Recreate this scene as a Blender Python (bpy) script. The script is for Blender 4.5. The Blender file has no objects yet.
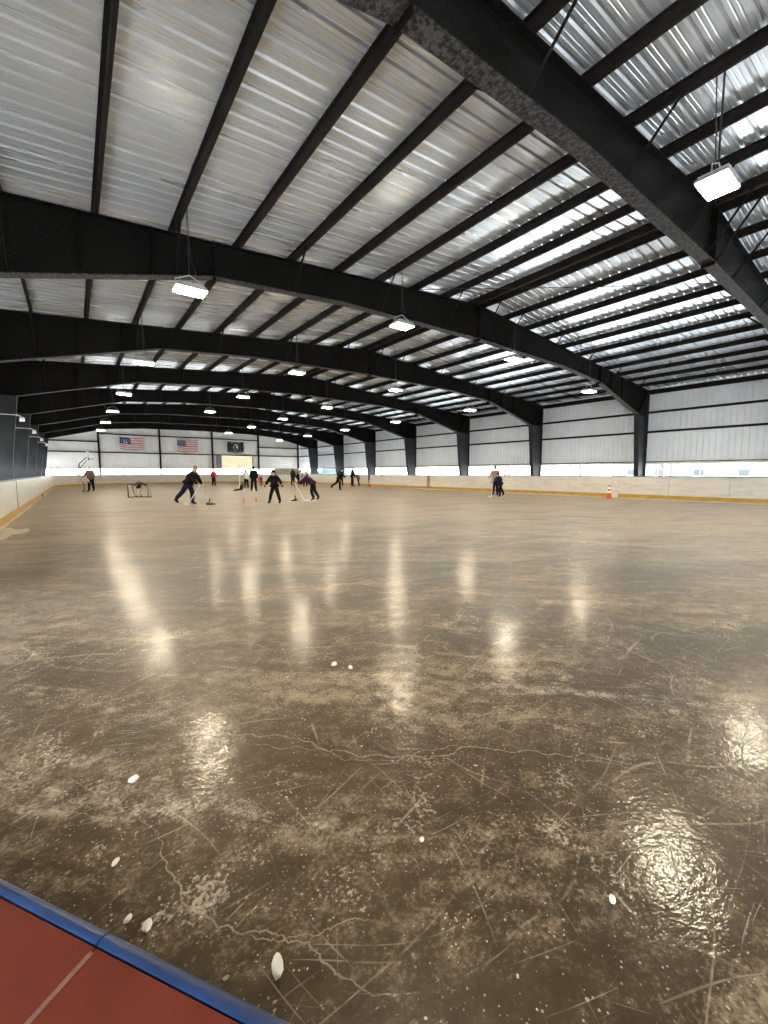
import bpy, bmesh, math, random
from mathutils import Vector, Matrix
R = math.radians
SC = bpy.context.scene
COL = SC.collection
random.seed(7)

# ------------------------------------------------------------------ knobs
SKY = 8.0
LAMP = 110.0
EXPOSURE = 1.05

# ------------------------------------------------------------------ helpers
class MB:
    """collects shapes, then links them as ONE mesh object"""
    def __init__(s): s.v = []; s.f = []; s.m = []; s.cur = 0
    def add(s, vs, fs):
        o = len(s.v); s.v += [tuple(p) for p in vs]
        for f in fs: s.f.append([i + o for i in f]); s.m.append(s.cur)
        return s
    def box(s, x0, x1, y0, y1, z0, z1):
        return s.add([(x0,y0,z0),(x1,y0,z0),(x1,y1,z0),(x0,y1,z0),(x0,y0,z1),(x1,y0,z1),(x1,y1,z1),(x0,y1,z1)],
                     [(3,2,1,0),(4,5,6,7),(0,1,5,4),(1,2,6,5),(2,3,7,6),(3,0,4,7)])
    def hexa(s, a, b):
        """two quads (lists of 4 points) joined"""
        return s.add(list(a) + list(b), [(3,2,1,0),(4,5,6,7),(0,1,5,4),(1,2,6,5),(2,3,7,6),(3,0,4,7)])
    def prism(s, pts, axis, lo, hi):
        """polygon of 2D points extruded along axis 'x','y' or 'z'"""
        n = len(pts)
        def P(p, t):
            return {'x': (t, p[0], p[1]), 'y': (p[0], t, p[1]), 'z': (p[0], p[1], t)}[axis]
        vs = [P(p, lo) for p in pts] + [P(p, hi) for p in pts]
        fs = [tuple(range(n))[::-1], tuple(range(n, 2*n))] + [(i, (i+1) % n, (i+1) % n + n, i + n) for i in range(n)]
        return s.add(vs, fs)
    def tube(s, pts, rad, n=8, cap=True):
        pts = [Vector(p) for p in pts]
        rr = rad if isinstance(rad, (list, tuple)) else [rad]*len(pts)
        rings = []; prev = None
        for i, p in enumerate(pts):
            d = (pts[min(i+1, len(pts)-1)] - pts[max(i-1, 0)]).normalized()
            a = Vector((0,0,1)) if abs(d.z) < .9 else Vector((1,0,0))
            if prev is not None: a = prev
            u = d.cross(a)
            if u.length < 1e-5: u = d.orthogonal()
            u.normalize(); w = d.cross(u).normalized(); prev = u.cross(d).normalized()
            rings.append([p + (u*math.cos(2*math.pi*k/n) + w*math.sin(2*math.pi*k/n))*rr[i] for k in range(n)])
        vs = [q for r_ in rings for q in r_]
        fs = [(i*n+k, i*n+(k+1) % n, (i+1)*n+(k+1) % n, (i+1)*n+k) for i in range(len(pts)-1) for k in range(n)]
        if cap: fs += [tuple(range(n))[::-1], tuple(range((len(pts)-1)*n, len(pts)*n))]
        return s.add(vs, fs)
    def lathe(s, prof, n=20, c=(0,0,0)):
        vs = []; fs = []
        for r_, z in prof:
            vs += [(c[0]+r_*math.cos(2*math.pi*k/n), c[1]+r_*math.sin(2*math.pi*k/n), c[2]+z) for k in range(n)]
        for i in range(len(prof)-1):
            fs += [(i*n+k, i*n+(k+1) % n, (i+1)*n+(k+1) % n, (i+1)*n+k) for k in range(n)]
        fs += [tuple(range(n))[::-1], tuple(range((len(prof)-1)*n, len(prof)*n))]
        return s.add(vs, fs)
    def ball(s, c, r, nu=12, nv=8, rot=None, shape=None):
        rx, ry, rz = r if isinstance(r, (tuple, list)) else (r, r, r)
        vs = []; fs = []
        for j in range(nv+1):
            t = math.pi*j/nv
            for k in range(nu):
                a = 2*math.pi*k/nu
                q = Vector((math.sin(t)*math.cos(a), math.sin(t)*math.sin(a), -math.cos(t)))
                if shape: q = shape(q)
                q = Vector((q.x*rx, q.y*ry, q.z*rz))
                if rot: q = rot @ q
                vs.append(Vector(c) + q)
        for j in range(nv):
            fs += [(j*nu+k, j*nu+(k+1) % nu, (j+1)*nu+(k+1) % nu, (j+1)*nu+k) for k in range(nu)]
        return s.add(vs, fs)
    def build(s, name, mat, parent=None, smooth=False, weld=False):
        me = bpy.data.meshes.new(name); me.from_pydata(s.v, [], s.f)
        mats = mat if isinstance(mat, (list, tuple)) else [mat]
        for m in mats: me.materials.append(m)
        if len(mats) > 1:
            for p, i in zip(me.polygons, s.m): p.material_index = i
        bm = bmesh.new(); bm.from_mesh(me)
        if weld: bmesh.ops.remove_doubles(bm, verts=bm.verts, dist=1e-5)
        bmesh.ops.recalc_face_normals(bm, faces=bm.faces); bm.to_mesh(me); bm.free()
        if smooth:
            for p in me.polygons: p.use_smooth = True
            try: me.set_sharp_from_angle(angle=R(40))
            except Exception: pass
        return link(name, me, parent)

def link(name, data, parent=None):
    o = bpy.data.objects.new(name, data); COL.objects.link(o)
    if parent is not None: o.parent = parent
    return o
def tag(o, label=None, cat=None, group=None, kind=None):
    if label: o['label'] = label
    if cat: o['category'] = cat
    if group: o['group'] = group
    if kind: o['kind'] = kind
    return o
def empty(name, loc=(0,0,0), rz=0, **k):
    o = link(name, None); o.location = loc; o.rotation_euler = (0,0,rz); o.empty_display_size = .3
    return tag(o, **k)
def kids(o): return [c for c in bpy.data.objects if c.parent == o]
def copy_tree(o, parent=None):
    c = o.copy(); COL.objects.link(c)
    if parent is not None: c.parent = parent
    for ch in kids(o): copy_tree(ch, c)
    return c

# ------------------------------------------------------------------ materials
class NT:
    def __init__(s, name):
        s.m = bpy.data.materials.new(name); s.m.use_nodes = True
        s.t = s.m.node_tree; s.t.nodes.clear()
        s.out = s.n('ShaderNodeOutputMaterial'); s.b = s.n('ShaderNodeBsdfPrincipled')
        s.l(s.b.outputs[0], s.out.inputs[0]); s.tc = s.n('ShaderNodeTexCoord').outputs['Object']
    def n(s, t, **k):
        x = s.t.nodes.new(t)
        for a, b in k.items(): setattr(x, a, b)
        return x
    def l(s, a, b): s.t.links.new(a, b)
    def put(s, sock, v):
        if isinstance(v, bpy.types.NodeSocket): s.l(v, sock)
        else: sock.default_value = v
    def map(s, vec, scale=(1,1,1), rot=(0,0,0), loc=(0,0,0)):
        m = s.n('ShaderNodeMapping', vector_type='TEXTURE'); s.l(vec, m.inputs[0]); m.inputs['Scale'].default_value = tuple(1./q for q in scale)   # turn first, then stretch
        m.inputs['Rotation'].default_value = rot; m.inputs['Location'].default_value = loc
        return m.outputs[0]
    def noise(s, vec, scale, detail=4, rough=.55, dist=0, col=False):
        x = s.n('ShaderNodeTexNoise'); s.l(vec, x.inputs['Vector']); x.inputs['Scale'].default_value = scale
        x.inputs['Detail'].default_value = detail; x.inputs['Roughness'].default_value = rough; x.inputs['Distortion'].default_value = dist
        return x.outputs['Color' if col else 'Fac']
    def voro(s, vec, scale, feature='F1', rnd=1.0):
        x = s.n('ShaderNodeTexVoronoi', feature=feature); s.l(vec, x.inputs['Vector']); x.inputs['Scale'].default_value = scale
        x.inputs['Randomness'].default_value = rnd
        return x
    def rng(s, v, a, b, c=0., d=1., smooth=True):
        x = s.n('ShaderNodeMapRange'); x.clamp = True
        if smooth: x.interpolation_type = 'SMOOTHSTEP'
        s.l(v, x.inputs[0])
        for i, q in enumerate((a, b, c, d)): x.inputs[i+1].default_value = q
        return x.outputs[0]
    def math(s, op, a, b=0.):
        x = s.n('ShaderNodeMath', operation=op); s.put(x.inputs[0], a); s.put(x.inputs[1], b); return x.outputs[0]
    def mix(s, f, a, b):
        x = s.n('ShaderNodeMix', data_type='RGBA'); s.put(x.inputs[0], f)
        s.put(x.inputs[6], a if not isinstance(a, tuple) else (*a, 1)); s.put(x.inputs[7], b if not isinstance(b, tuple) else (*b, 1))
        return x.outputs[2]
    def vadd(s, a, b, sc):
        x = s.n('ShaderNodeVectorMath', operation='MULTIPLY_ADD'); s.l(b, x.inputs[0]); x.inputs[1].default_value = (sc,)*3; s.l(a, x.inputs[2])
        return x.outputs[0]
    def bump(s, h, strength, dist, prev=None):
        x = s.n('ShaderNodeBump'); s.l(h, x.inputs['Height']); x.inputs['Strength'].default_value = strength; x.inputs['Distance'].default_value = dist
        if prev is not None: s.l(prev, x.inputs['Normal'])
        s.l(x.outputs[0], s.b.inputs['Normal']); return x.outputs[0]
    def set(s, **k):
        for a, b in k.items():
            sock = s.b.inputs[a.replace('_', ' ')]
            s.put(sock, (*b, 1) if isinstance(b, tuple) and len(b) == 3 and sock.type == 'RGBA' else b)

_mats = {}
def mat(name, c, rough=.6, metal=0., var=.12, scale=6., bump=0., spec=.5):
    """a plain procedural surface: a base colour broken up by two scales of noise"""
    if name in _mats: return _mats[name]
    t = NT(name)
    n1 = t.noise(t.tc, scale, 5); n2 = t.noise(t.tc, scale*7, 3)
    f = t.math('ADD', t.math('MULTIPLY', n1, .7), t.math('MULTIPLY', n2, .3))
    f = t.rng(f, .3, .7)
    t.set(Base_Color=t.mix(f, tuple(x*(1-var) for x in c), tuple(min(1, x*(1+var)) for x in c)), Metallic=metal,
          Roughness=t.rng(n2, .2, .8, max(.03, rough-.08), min(1, rough+.08)), Specular_IOR_Level=spec)
    if bump: t.bump(n2, bump, .01)
    _mats[name] = t.m
    return t.m

def ice_material():
    t = NT('wet_brown_ice'); p = t.tc
    warpc = t.noise(p, .35, 3, col=True)
    w = t.vadd(p, warpc, 1.2)
    big = t.noise(w, .22, 4, .6)
    med = t.noise(t.map(w, (.5, 1.3, 1), (0,0,R(-30))), 1.1, 6, .65)
    fine = t.noise(p, 9., 6, .7)
    gr = t.noise(p, 60., 3, .7)
    base = t.mix(t.rng(t.math('ADD', t.math('MULTIPLY', big, .6), t.math('MULTIPLY', fine, .4)), .35, .66), ICE_DARK, ICE_MID)
    # frosted, scuffed patches
    sw = t.noise(t.map(w, (.5, 4., 1), (0,0,R(-42))), 1.3, 8, .72)
    fr = t.math('ADD', t.math('ADD', t.math('ADD', t.math('MULTIPLY', med, .30), t.math('MULTIPLY', sw, .23)), t.math('MULTIPLY', fine, .24)), t.math('MULTIPLY', gr, .23))
    # frost colour is weakest round the camera and grows with distance from it
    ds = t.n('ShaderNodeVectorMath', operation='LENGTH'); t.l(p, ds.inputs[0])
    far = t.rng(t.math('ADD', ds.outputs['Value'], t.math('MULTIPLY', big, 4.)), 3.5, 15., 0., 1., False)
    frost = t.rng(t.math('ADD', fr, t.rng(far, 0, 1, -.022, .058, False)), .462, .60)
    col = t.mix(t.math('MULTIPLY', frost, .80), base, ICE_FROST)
    sharp = t.rng(t.math('ADD', t.math('MULTIPLY', t.noise(t.map(w, (1,1,1), loc=(7,3,0)), 2.2, 8, .75), .65), t.math('MULTIPLY', gr, .35)), .565, .63)
    col = t.mix(t.math('MULTIPLY', sharp, .42), col, ICE_WHITE)
    # broad swept streaks: pale scuffs and darker wet film
    s2 = t.noise(t.map(w, (.30, 1.5, 1), (0,0,R(-48)), (3, 1, 0)), 1.7, 9, .74); s3 = t.noise(t.map(w, (.35, 1.2, 1), (0,0,R(-8)), (1, 9, 0)), 1.1, 8, .70)
    col = t.mix(t.math('MULTIPLY', t.math('MULTIPLY', t.rng(s2, .53, .70), t.rng(t.math('ADD', t.math('MULTIPLY', fine, .55), t.math('MULTIPLY', gr, .45)), .42, .60)), .5), col, ICE_WHITE)
    col = t.mix(t.math('MULTIPLY', t.rng(s3, .50, .66), .42), col, ICE_DARK)
    # skate scratches in several directions
    acc = None
    for i, (a, sx, sy, th) in enumerate([(25, 1.1, 60, .67), (-38, 1.3, 75, .68), (75, 1.0, 55, .68), (8, .8, 44, .67), (-12, 1.6, 90, .68), (118, 1.2, 80, .69)]):
        v = t.map(t.vadd(p, t.noise(t.map(p, loc=(i*5., 2., 0)), .5, 1, col=True), .9), (sx, sy, 1), (0, 0, R(a)), (i*3.1, i*1.7, 0))
        q = t.rng(t.noise(v, 1., 2, .5), th, th+.05)
        acc = q if acc is None else t.math('MAXIMUM', acc, q)
    brk = t.rng(t.noise(p, 3.3, 4, .7), .42, .62)
    acc = t.math('MULTIPLY', acc, brk)
    col = t.mix(t.math('MULTIPLY', acc, .22), col, ICE_WHITE)
    # long fine cuts
    ed = t.voro(t.vadd(p, t.noise(p, .6, 2, col=True), 1.8), .42, 'DISTANCE_TO_EDGE').outputs['Distance']
    cut = t.math('MULTIPLY', t.rng(ed, .0008, .0035, 1., 0.), t.rng(t.noise(p, 1.7, 4, .7), .45, .6))
    col = t.mix(t.math('MULTIPLY', cut, .25), col, ICE_WHITE)
    # ice crumbs
    vo = t.voro(t.vadd(p, t.noise(p, 5, 2, col=True), .15), 24.)
    sp = t.n('ShaderNodeSeparateColor'); t.l(vo.outputs['Color'], sp.inputs[0])
    size = t.rng(sp.outputs[0], .55, 1., .0, .15, False)
    crumb = t.math('LESS_THAN', vo.outputs['Distance'], size)
    vo2 = t.voro(p, 75.)
    sp2 = t.n('ShaderNodeSeparateColor'); t.l(vo2.outputs['Color'], sp2.inputs[0])
    crumb2 = t.math('LESS_THAN', vo2.outputs['Distance'], t.rng(sp2.outputs[0], .6, 1., 0., .3, False))
    cr = t.math('MAXIMUM', t.math('MULTIPLY', crumb, t.rng(t.noise(p, 1.3, 4, .7), .38, .6)), t.math('MULTIPLY', t.math('MULTIPLY', crumb2, .75), t.rng(t.noise(p, 2.1, 5, .75), .34, .6)))
    col = t.mix(t.math('MULTIPLY', cr, .7), col, ICE_WHITE)
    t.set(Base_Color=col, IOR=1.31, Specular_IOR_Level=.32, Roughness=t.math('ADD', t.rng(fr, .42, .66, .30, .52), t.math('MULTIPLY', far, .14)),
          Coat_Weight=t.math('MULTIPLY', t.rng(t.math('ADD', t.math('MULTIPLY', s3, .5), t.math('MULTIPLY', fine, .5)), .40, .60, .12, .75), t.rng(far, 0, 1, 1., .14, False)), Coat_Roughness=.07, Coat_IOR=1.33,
          Sheen_Weight=.18, Sheen_Roughness=.3, Sheen_Tint=(1.,.90,.74))
    b1 = t.bump(t.noise(t.map(w, (1, 1.25, 1)), 34., 3, .55), .26, .006)
    b2 = t.bump(t.noise(p, 7., 3, .5), .20, .010, b1)
    b3 = t.bump(t.math('MAXIMUM', acc, cr), .30, .004, b2)
    t.l(b3, t.b.inputs['Coat Normal'])
    return t.m
ICE_DARK, ICE_MID, ICE_FROST, ICE_WHITE = (.033,.022,.010), (.090,.064,.034), (.335,.265,.178), (.66,.58,.46)

def roof_material():
    t = NT('galvalume_sheet')
    pan = t.noise(t.map(t.tc, (.02, 1.1, 1)), 1., 2); n = t.noise(t.map(t.tc, (.6, 3, 1)), 2., 5, .6); g = t.noise(t.tc, 90., 2)
    c = t.mix(t.rng(t.math('ADD', t.math('MULTIPLY', pan, .6), t.math('MULTIPLY', n, .4)), .35, .65), (.63,.68,.73), (.67,.72,.77))
    t.set(Base_Color=c, Metallic=.6, Roughness=t.rng(pan, .3, .7, .25, .29))
    return t.m
def steel_material(name, c, c2, rough=.5, worn=False):
    t = NT(name)
    n = t.noise(t.tc, 1.1, 6, .65); f = t.noise(t.tc, 14., 6, .75)
    c_ = t.mix(t.rng(n, .35, .7), c, tuple(x*1.6 for x in c))
    c_ = t.mix(t.math('MULTIPLY', t.rng(f, .52, .70), t.rng(t.noise(t.tc, .5, 3), .4, .65)), c_, c2)
    if worn: c_ = t.mix(t.rng(f, .42, .60), c, c2)
    t.set(Base_Color=c_, Roughness=t.rng(f, .3, .7, rough-.05, rough+.2), Specular_IOR_Level=.07)
    t.bump(f, .15, .004)
    return t.m
def board_material():
    t = NT('scuffed_white_board')
    sm = t.noise(t.map(t.tc, (.8, .8, 5)), 1.2, 6, .7); f = t.noise(t.map(t.tc, (1, 1, .25)), 9., 5, .7)
    c = t.mix(t.rng(sm, .42, .75), (.60,.57,.505), (.46,.42,.355))
    c = t.mix(t.math('MULTIPLY', t.rng(f, .6, .72), .35), c, (.36,.31,.25))
    t.set(Base_Color=c, Roughness=.38); return t.m
def red_material():
    t = NT('worn_red_rubber')
    n = t.noise(t.tc, 3., 5, .6); f = t.noise(t.tc, 160., 2, .6)
    c = t.mix(t.rng(n, .3, .7), (.088,.0155,.0075), (.115,.021,.010))
    v = t.map(t.tc, (2.2, 60, 1), (0,0,R(33)))
    sc = t.math('MULTIPLY', t.rng(t.noise(v, 1., 2), .68, .74), t.rng(t.noise(t.tc, 4., 3), .5, .65))
    c = t.mix(t.math('MULTIPLY', sc, .35), c, (.45,.24,.18))
    t.set(Base_Color=c, Roughness=.6, Specular_IOR_Level=.12); t.bump(f, .25, .002); return t.m
def flag_cloth(name, c): return mat(name, c, .85, var=.12, scale=4)

M = dict(
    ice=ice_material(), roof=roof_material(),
    steel=steel_material('black_painted_steel', (.0042,.004,.0038), (.05,.047,.044), .5),
    purlin=steel_material('dark_primer_steel', (.013,.011,.0095), (.055,.040,.031), .55),
    flange=steel_material('weathered_flange_steel', (.014,.013,.012), (.075,.07,.067), .55, True), colsteel=steel_material('daylit_column_steel', (.026,.027,.029), (.07,.07,.07), .5),  # colsteel: frame steel made paler, daylight from the wall gap put into its colour
    board=board_material(), red=red_material(),
    blue=mat('blue_edge_plastic', (.005,.024,.085), .38, var=.2, scale=8),
    wall=mat('white_wall_sheet', (.84,.88,.90), .42, var=.05, scale=1.2),
    wallend=mat('cream_wall_sheet', (.82,.80,.74), .45, var=.06, scale=1.2),
    kick=mat('yellow_kick_plate', (.42,.235,.015), .42, var=.15, scale=3),
    cap=mat('slate_cap_rail', (.06,.07,.09), .4, var=.15),
    seam=mat('dark_seam', (.08,.07,.06), .7),
    slab=mat('grey_concrete', (.33,.32,.30), .85, var=.15, scale=2),
    snow=mat('snow', (.86,.87,.89), .8, var=.05, scale=1.5, bump=.3),
    dirtysnow=mat('dirty_snow', (.50,.45,.37), .7, var=.12, scale=7, bump=.6),
    icewhite=mat('white_ice', (.60,.56,.48), .35, var=.08, scale=30, bump=.3),
    crack=mat('refrozen_crack', (.19,.15,.095), .5, var=.35, scale=30),
    cream=mat('cream_trim', (.80,.75,.60), .5),
    tan=mat('tan_tarp', (.42,.35,.25), .7, var=.2, scale=3, bump=.4),
    teal=mat('teal_paint', (.012,.07,.055), .3, var=.1), white=mat('white_paint', (.80,.80,.79), .4, var=.06),
    darkpaint=mat('dark_car_paint', (.015,.02,.025), .3), glass=mat('dark_glass', (.03,.04,.045), .1),
    rubber=mat('black_rubber', (.015,.015,.015), .7), chrome=mat('steel_blade', (.6,.6,.62), .25, .9),
    orange=mat('orange_cone', (.60,.075,.016), .45, var=.1), reflect=mat('white_band', (.85,.84,.80), .4, var=.05),
    redline=mat('red_line_paint', (.30,.14,.075), .5), blueline=mat('blue_line_paint', (.02,.04,.17), .5),
    wood=mat('pale_wood', (.55,.45,.32), .6, var=.2, scale=20), lampgrey=mat('lamp_housing', (.45,.45,.45), .4, .5),
    wire=mat('dark_wire', (.02,.02,.02), .6), galv=mat('galvanised', (.62,.63,.65), .4, .5),
    bark=mat('grey_bark', (.06,.052,.047), .9, var=.25, scale=9, bump=.6),
    siding=mat('cream_siding', (.80,.77,.64), .7, var=.05), shingle=mat('grey_shingle', (.25,.25,.26), .8),
    bluehouse=mat('pale_blue_siding', (.085,.125,.135), .7, var=.06),
    net=mat('white_net', (.72,.72,.70), .8), pipeblack=mat('black_pipe', (.012,.012,.012), .4),
    fred=flag_cloth('flag_red', (.50,.10,.09)), fwhite=flag_cloth('flag_white', (.78,.72,.68)),
    fblue=flag_cloth('flag_blue', (.03,.05,.13)), fblack=flag_cloth('flag_black', (.010,.010,.012)),
    skin=mat('skin', (.55,.33,.24), .5, var=.06), eye=mat('eye_dark', (.02,.015,.012), .2),
)
def lens_material():
    t = NT('lit_lamp_lens'); t.set(Base_Color=(.9,.88,.8), Roughness=.4)
    n = t.noise(t.tc, 8., 2)
    t.b.inputs['Emission Color'].default_value = (1., .85, .60, 1)
    t.l(t.rng(n, 0, 1, LAMP*.97, LAMP*1.03, False), t.b.inputs['Emission Strength'])
    return t.m
M['lens'] = lens_material()
def glow_material():
    t = NT('translucent_cream_panel'); c = t.mix(t.noise(t.tc, 3., 3), (.80,.74,.58), (.86,.81,.66))
    tr = t.n('ShaderNodeBsdfTranslucent'); t.l(c, tr.inputs[0]); t.set(Base_Color=c, Roughness=.5)
    mx = t.n('ShaderNodeMixShader'); mx.inputs[0].default_value = .2; t.l(t.b.outputs[0], mx.inputs[1]); t.l(tr.outputs[0], mx.inputs[2]); t.l(mx.outputs[0], t.out.inputs[0])
    return t.m
M['glow'] = glow_material()

# ------------------------------------------------------------------ the building's measures (metres; camera stands at x=0, y=0)
XR, RZ = 13.37, 8.05                  # ridge line, top of the frames at the ridge
SL = 1/12.                            # roof slope
HALF = 16.85                          # ridge to wall
WL, WR = XR-HALF, XR+HALF
FY0, BAY = 11.444, 7.604
FY = [FY0 + (k-2)*BAY for k in range(0, 9)]
YEND, YBACK = 63.66, -9.0
ztop = lambda d: RZ - SL*abs(d)       # top of frame at distance d from the ridge
PD = .20                              # purlin depth
BX0, BX1, BY1, BZ = -1.55, 23.42, 55.5, 1.19     # rink boards
RC = 8.5

# ------------------------------------------------------------------ ground, slab, ice
MB().box(-160, 190, -60, 260, -.5, -.12).build('ground', M['snow'])['kind'] = 'structure'
MB().box(WL-.3, WR+.3, YBACK-1, YEND+.3, -.119, -.012).build('floor_slab', M['slab'])['kind'] = 'structure'
def rink_outline(off=0., y0=-3.0, n=14):
    x0, x1, y1 = BX0-off, BX1+off, BY1+off; r = RC+off; yy = y0-off
    pts = []
    for cx, cy, a0 in ((x1-r, y1-r, 0), (x0+r, y1-r, 90), (x0+r, yy+r, 180), (x1-r, yy+r, 270)):
        pts += [(cx+r*math.cos(R(a0+90*i/n)), cy+r*math.sin(R(a0+90*i/n))) for i in range(n+1)]
    return pts
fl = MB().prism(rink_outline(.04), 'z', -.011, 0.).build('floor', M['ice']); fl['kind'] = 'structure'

# two refrozen cracks that cross the ice near the camera
def ribbon(pts, w, z=.004, jag=.015, seed=1):
    rnd = random.Random(seed); P = [Vector((x, y, 0)) for x, y in pts]; fine = []
    for lev in range(5):
        Q = [P[0]]
        for a, b in zip(P, P[1:]):
            d = b-a; Q += [(a+b)/2 + Vector((-d.y, d.x, 0))*rnd.uniform(-.17, .17), b]
        P = Q
    fine = P[:-1]
    fine.append(P[-1]); m = MB(); vs = []; n = len(fine)
    for i, q in enumerate(fine):
        d = (fine[min(i+1, n-1)]-fine[max(i-1, 0)]).normalized(); s = Vector((-d.y, d.x, 0))
        ww = w*(.45+.8*rnd.random())*min(1, 5*min(i, n-1-i)/n+.2)
        vs += [q-s*ww, q+Vector((0,0,z)), q+s*ww]
    fs = []
    for i in range(n-1): fs += [(3*i, 3*i+1, 3*i+4, 3*i+3), (3*i+1, 3*i+2, 3*i+5, 3*i+4)]
    return m.add([(v.x, v.y, v.z+.0008) for v in vs], fs)
CRACKS = []   # filled below

# ------------------------------------------------------------------ roof sheets (real ribs running down the slope)
def roof_profile(y0, y1, pitch=.305):
    out = []; y = y0
    while y < y1:
        out += [(y, 0), (y+.055, 0), (y+.062, .006), (y+.078, .006), (y+.085, 0), (y+.125, 0), (y+.132, .006), (y+.148, .006), (y+.155, 0),
                (y+.205, 0), (y+.232, .034), (y+.266, .034), (y+.293, 0)]
        y += pitch
    return out
ceil = link('ceiling', None); ceil['kind'] = 'structure'
prof = roof_profile(YBACK, YEND+.2)
for sgn, nm in ((-1, 'roof_sheet'), (1, 'roof_sheet')):
    m = MB(); vs = []; fs = []
    for d in (.0, HALF+.35):
        vs += [(XR+sgn*d, y, ztop(d)+PD+dz) for y, dz in prof]
    n = len(prof)
    fs = [(i, i+1, n+i+1, n+i) for i in range(n-1)]
    m.add(vs, fs).build(nm, M['roof'], ceil)
MB().prism([(XR-.24, ztop(.24)+PD-.012), (XR-.20, ztop(.2)+PD-.04), (XR, RZ+PD-.045), (XR+.20, ztop(.2)+PD-.04), (XR+.24, ztop(.24)+PD-.012), (XR, RZ+PD-.012)],
           'y', YBACK, YEND).build('ridge_cap', mat('brown_ridge_cap', (.10,.07,.045), .5), ceil)

# ------------------------------------------------------------------ purlins: one steel line each
PUR = [('left', XR-.28-1.547*i, i) for i in range(11)] + [('right', XR+.28+1.53*i, i) for i in range(11)]
ORD = ['ridge line', 'first', 'second', 'third', 'fourth', 'fifth', 'sixth', 'seventh', 'eighth', 'ninth', 'tenth']
pmesh = None
for side, x, i in PUR:
    if pmesh is None:
        # a Z section: bottom flange towards the eave, top flange towards the ridge
        o = MB().prism([(-.006, 0), (.055, 0), (.055, .02), (.048, .02), (.048, .008), (.006, .008), (.006, PD-.008), (-.062, PD-.008), (-.062, PD-.022), (-.07, PD-.022), (-.07, PD-.001), (-.006, PD-.001)],
                       'y', YBACK+.2, YEND-.05).build('roof_purlin', M['purlin']); pmesh = o.data
    else: o = link('roof_purlin', pmesh)
    o.location = (x, 0, ztop(x-XR)-.010)
    slope = 'left' if side == 'left' else 'right'
    if i == 0: lab = f'dark steel purlin beside the brown ridge cap, on its {slope} side'
    else: lab = f'dark steel purlin on the {slope} roof slope, {ORD[i]} down from the ridge purlin'
    tag(o, lab, 'purlin', f'purlins under the {slope} roof slope', 'thing')
# fastener heads beside the purlins
m = MB()
for side, x, i in PUR:
    if side == 'left' and i > 3: continue
    for k in range(int((YEND-YBACK)/.305)):
        y = YBACK+.04+k*.305
        if y < 1: continue
        xx = x-.095; z = ztop(xx-XR)+PD
        m.add([(xx-.014, y-.014, z-.001), (xx+.014, y-.014, z-.001), (xx+.014, y+.014, z-.001), (xx-.014, y+.014, z-.001), (xx, y, z-.014)], [(0,1,4), (1,2,4), (2,3,4), (3,0,4)])
tag(m.build('fasteners', M['reflect'], ceil), kind='stuff')

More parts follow.
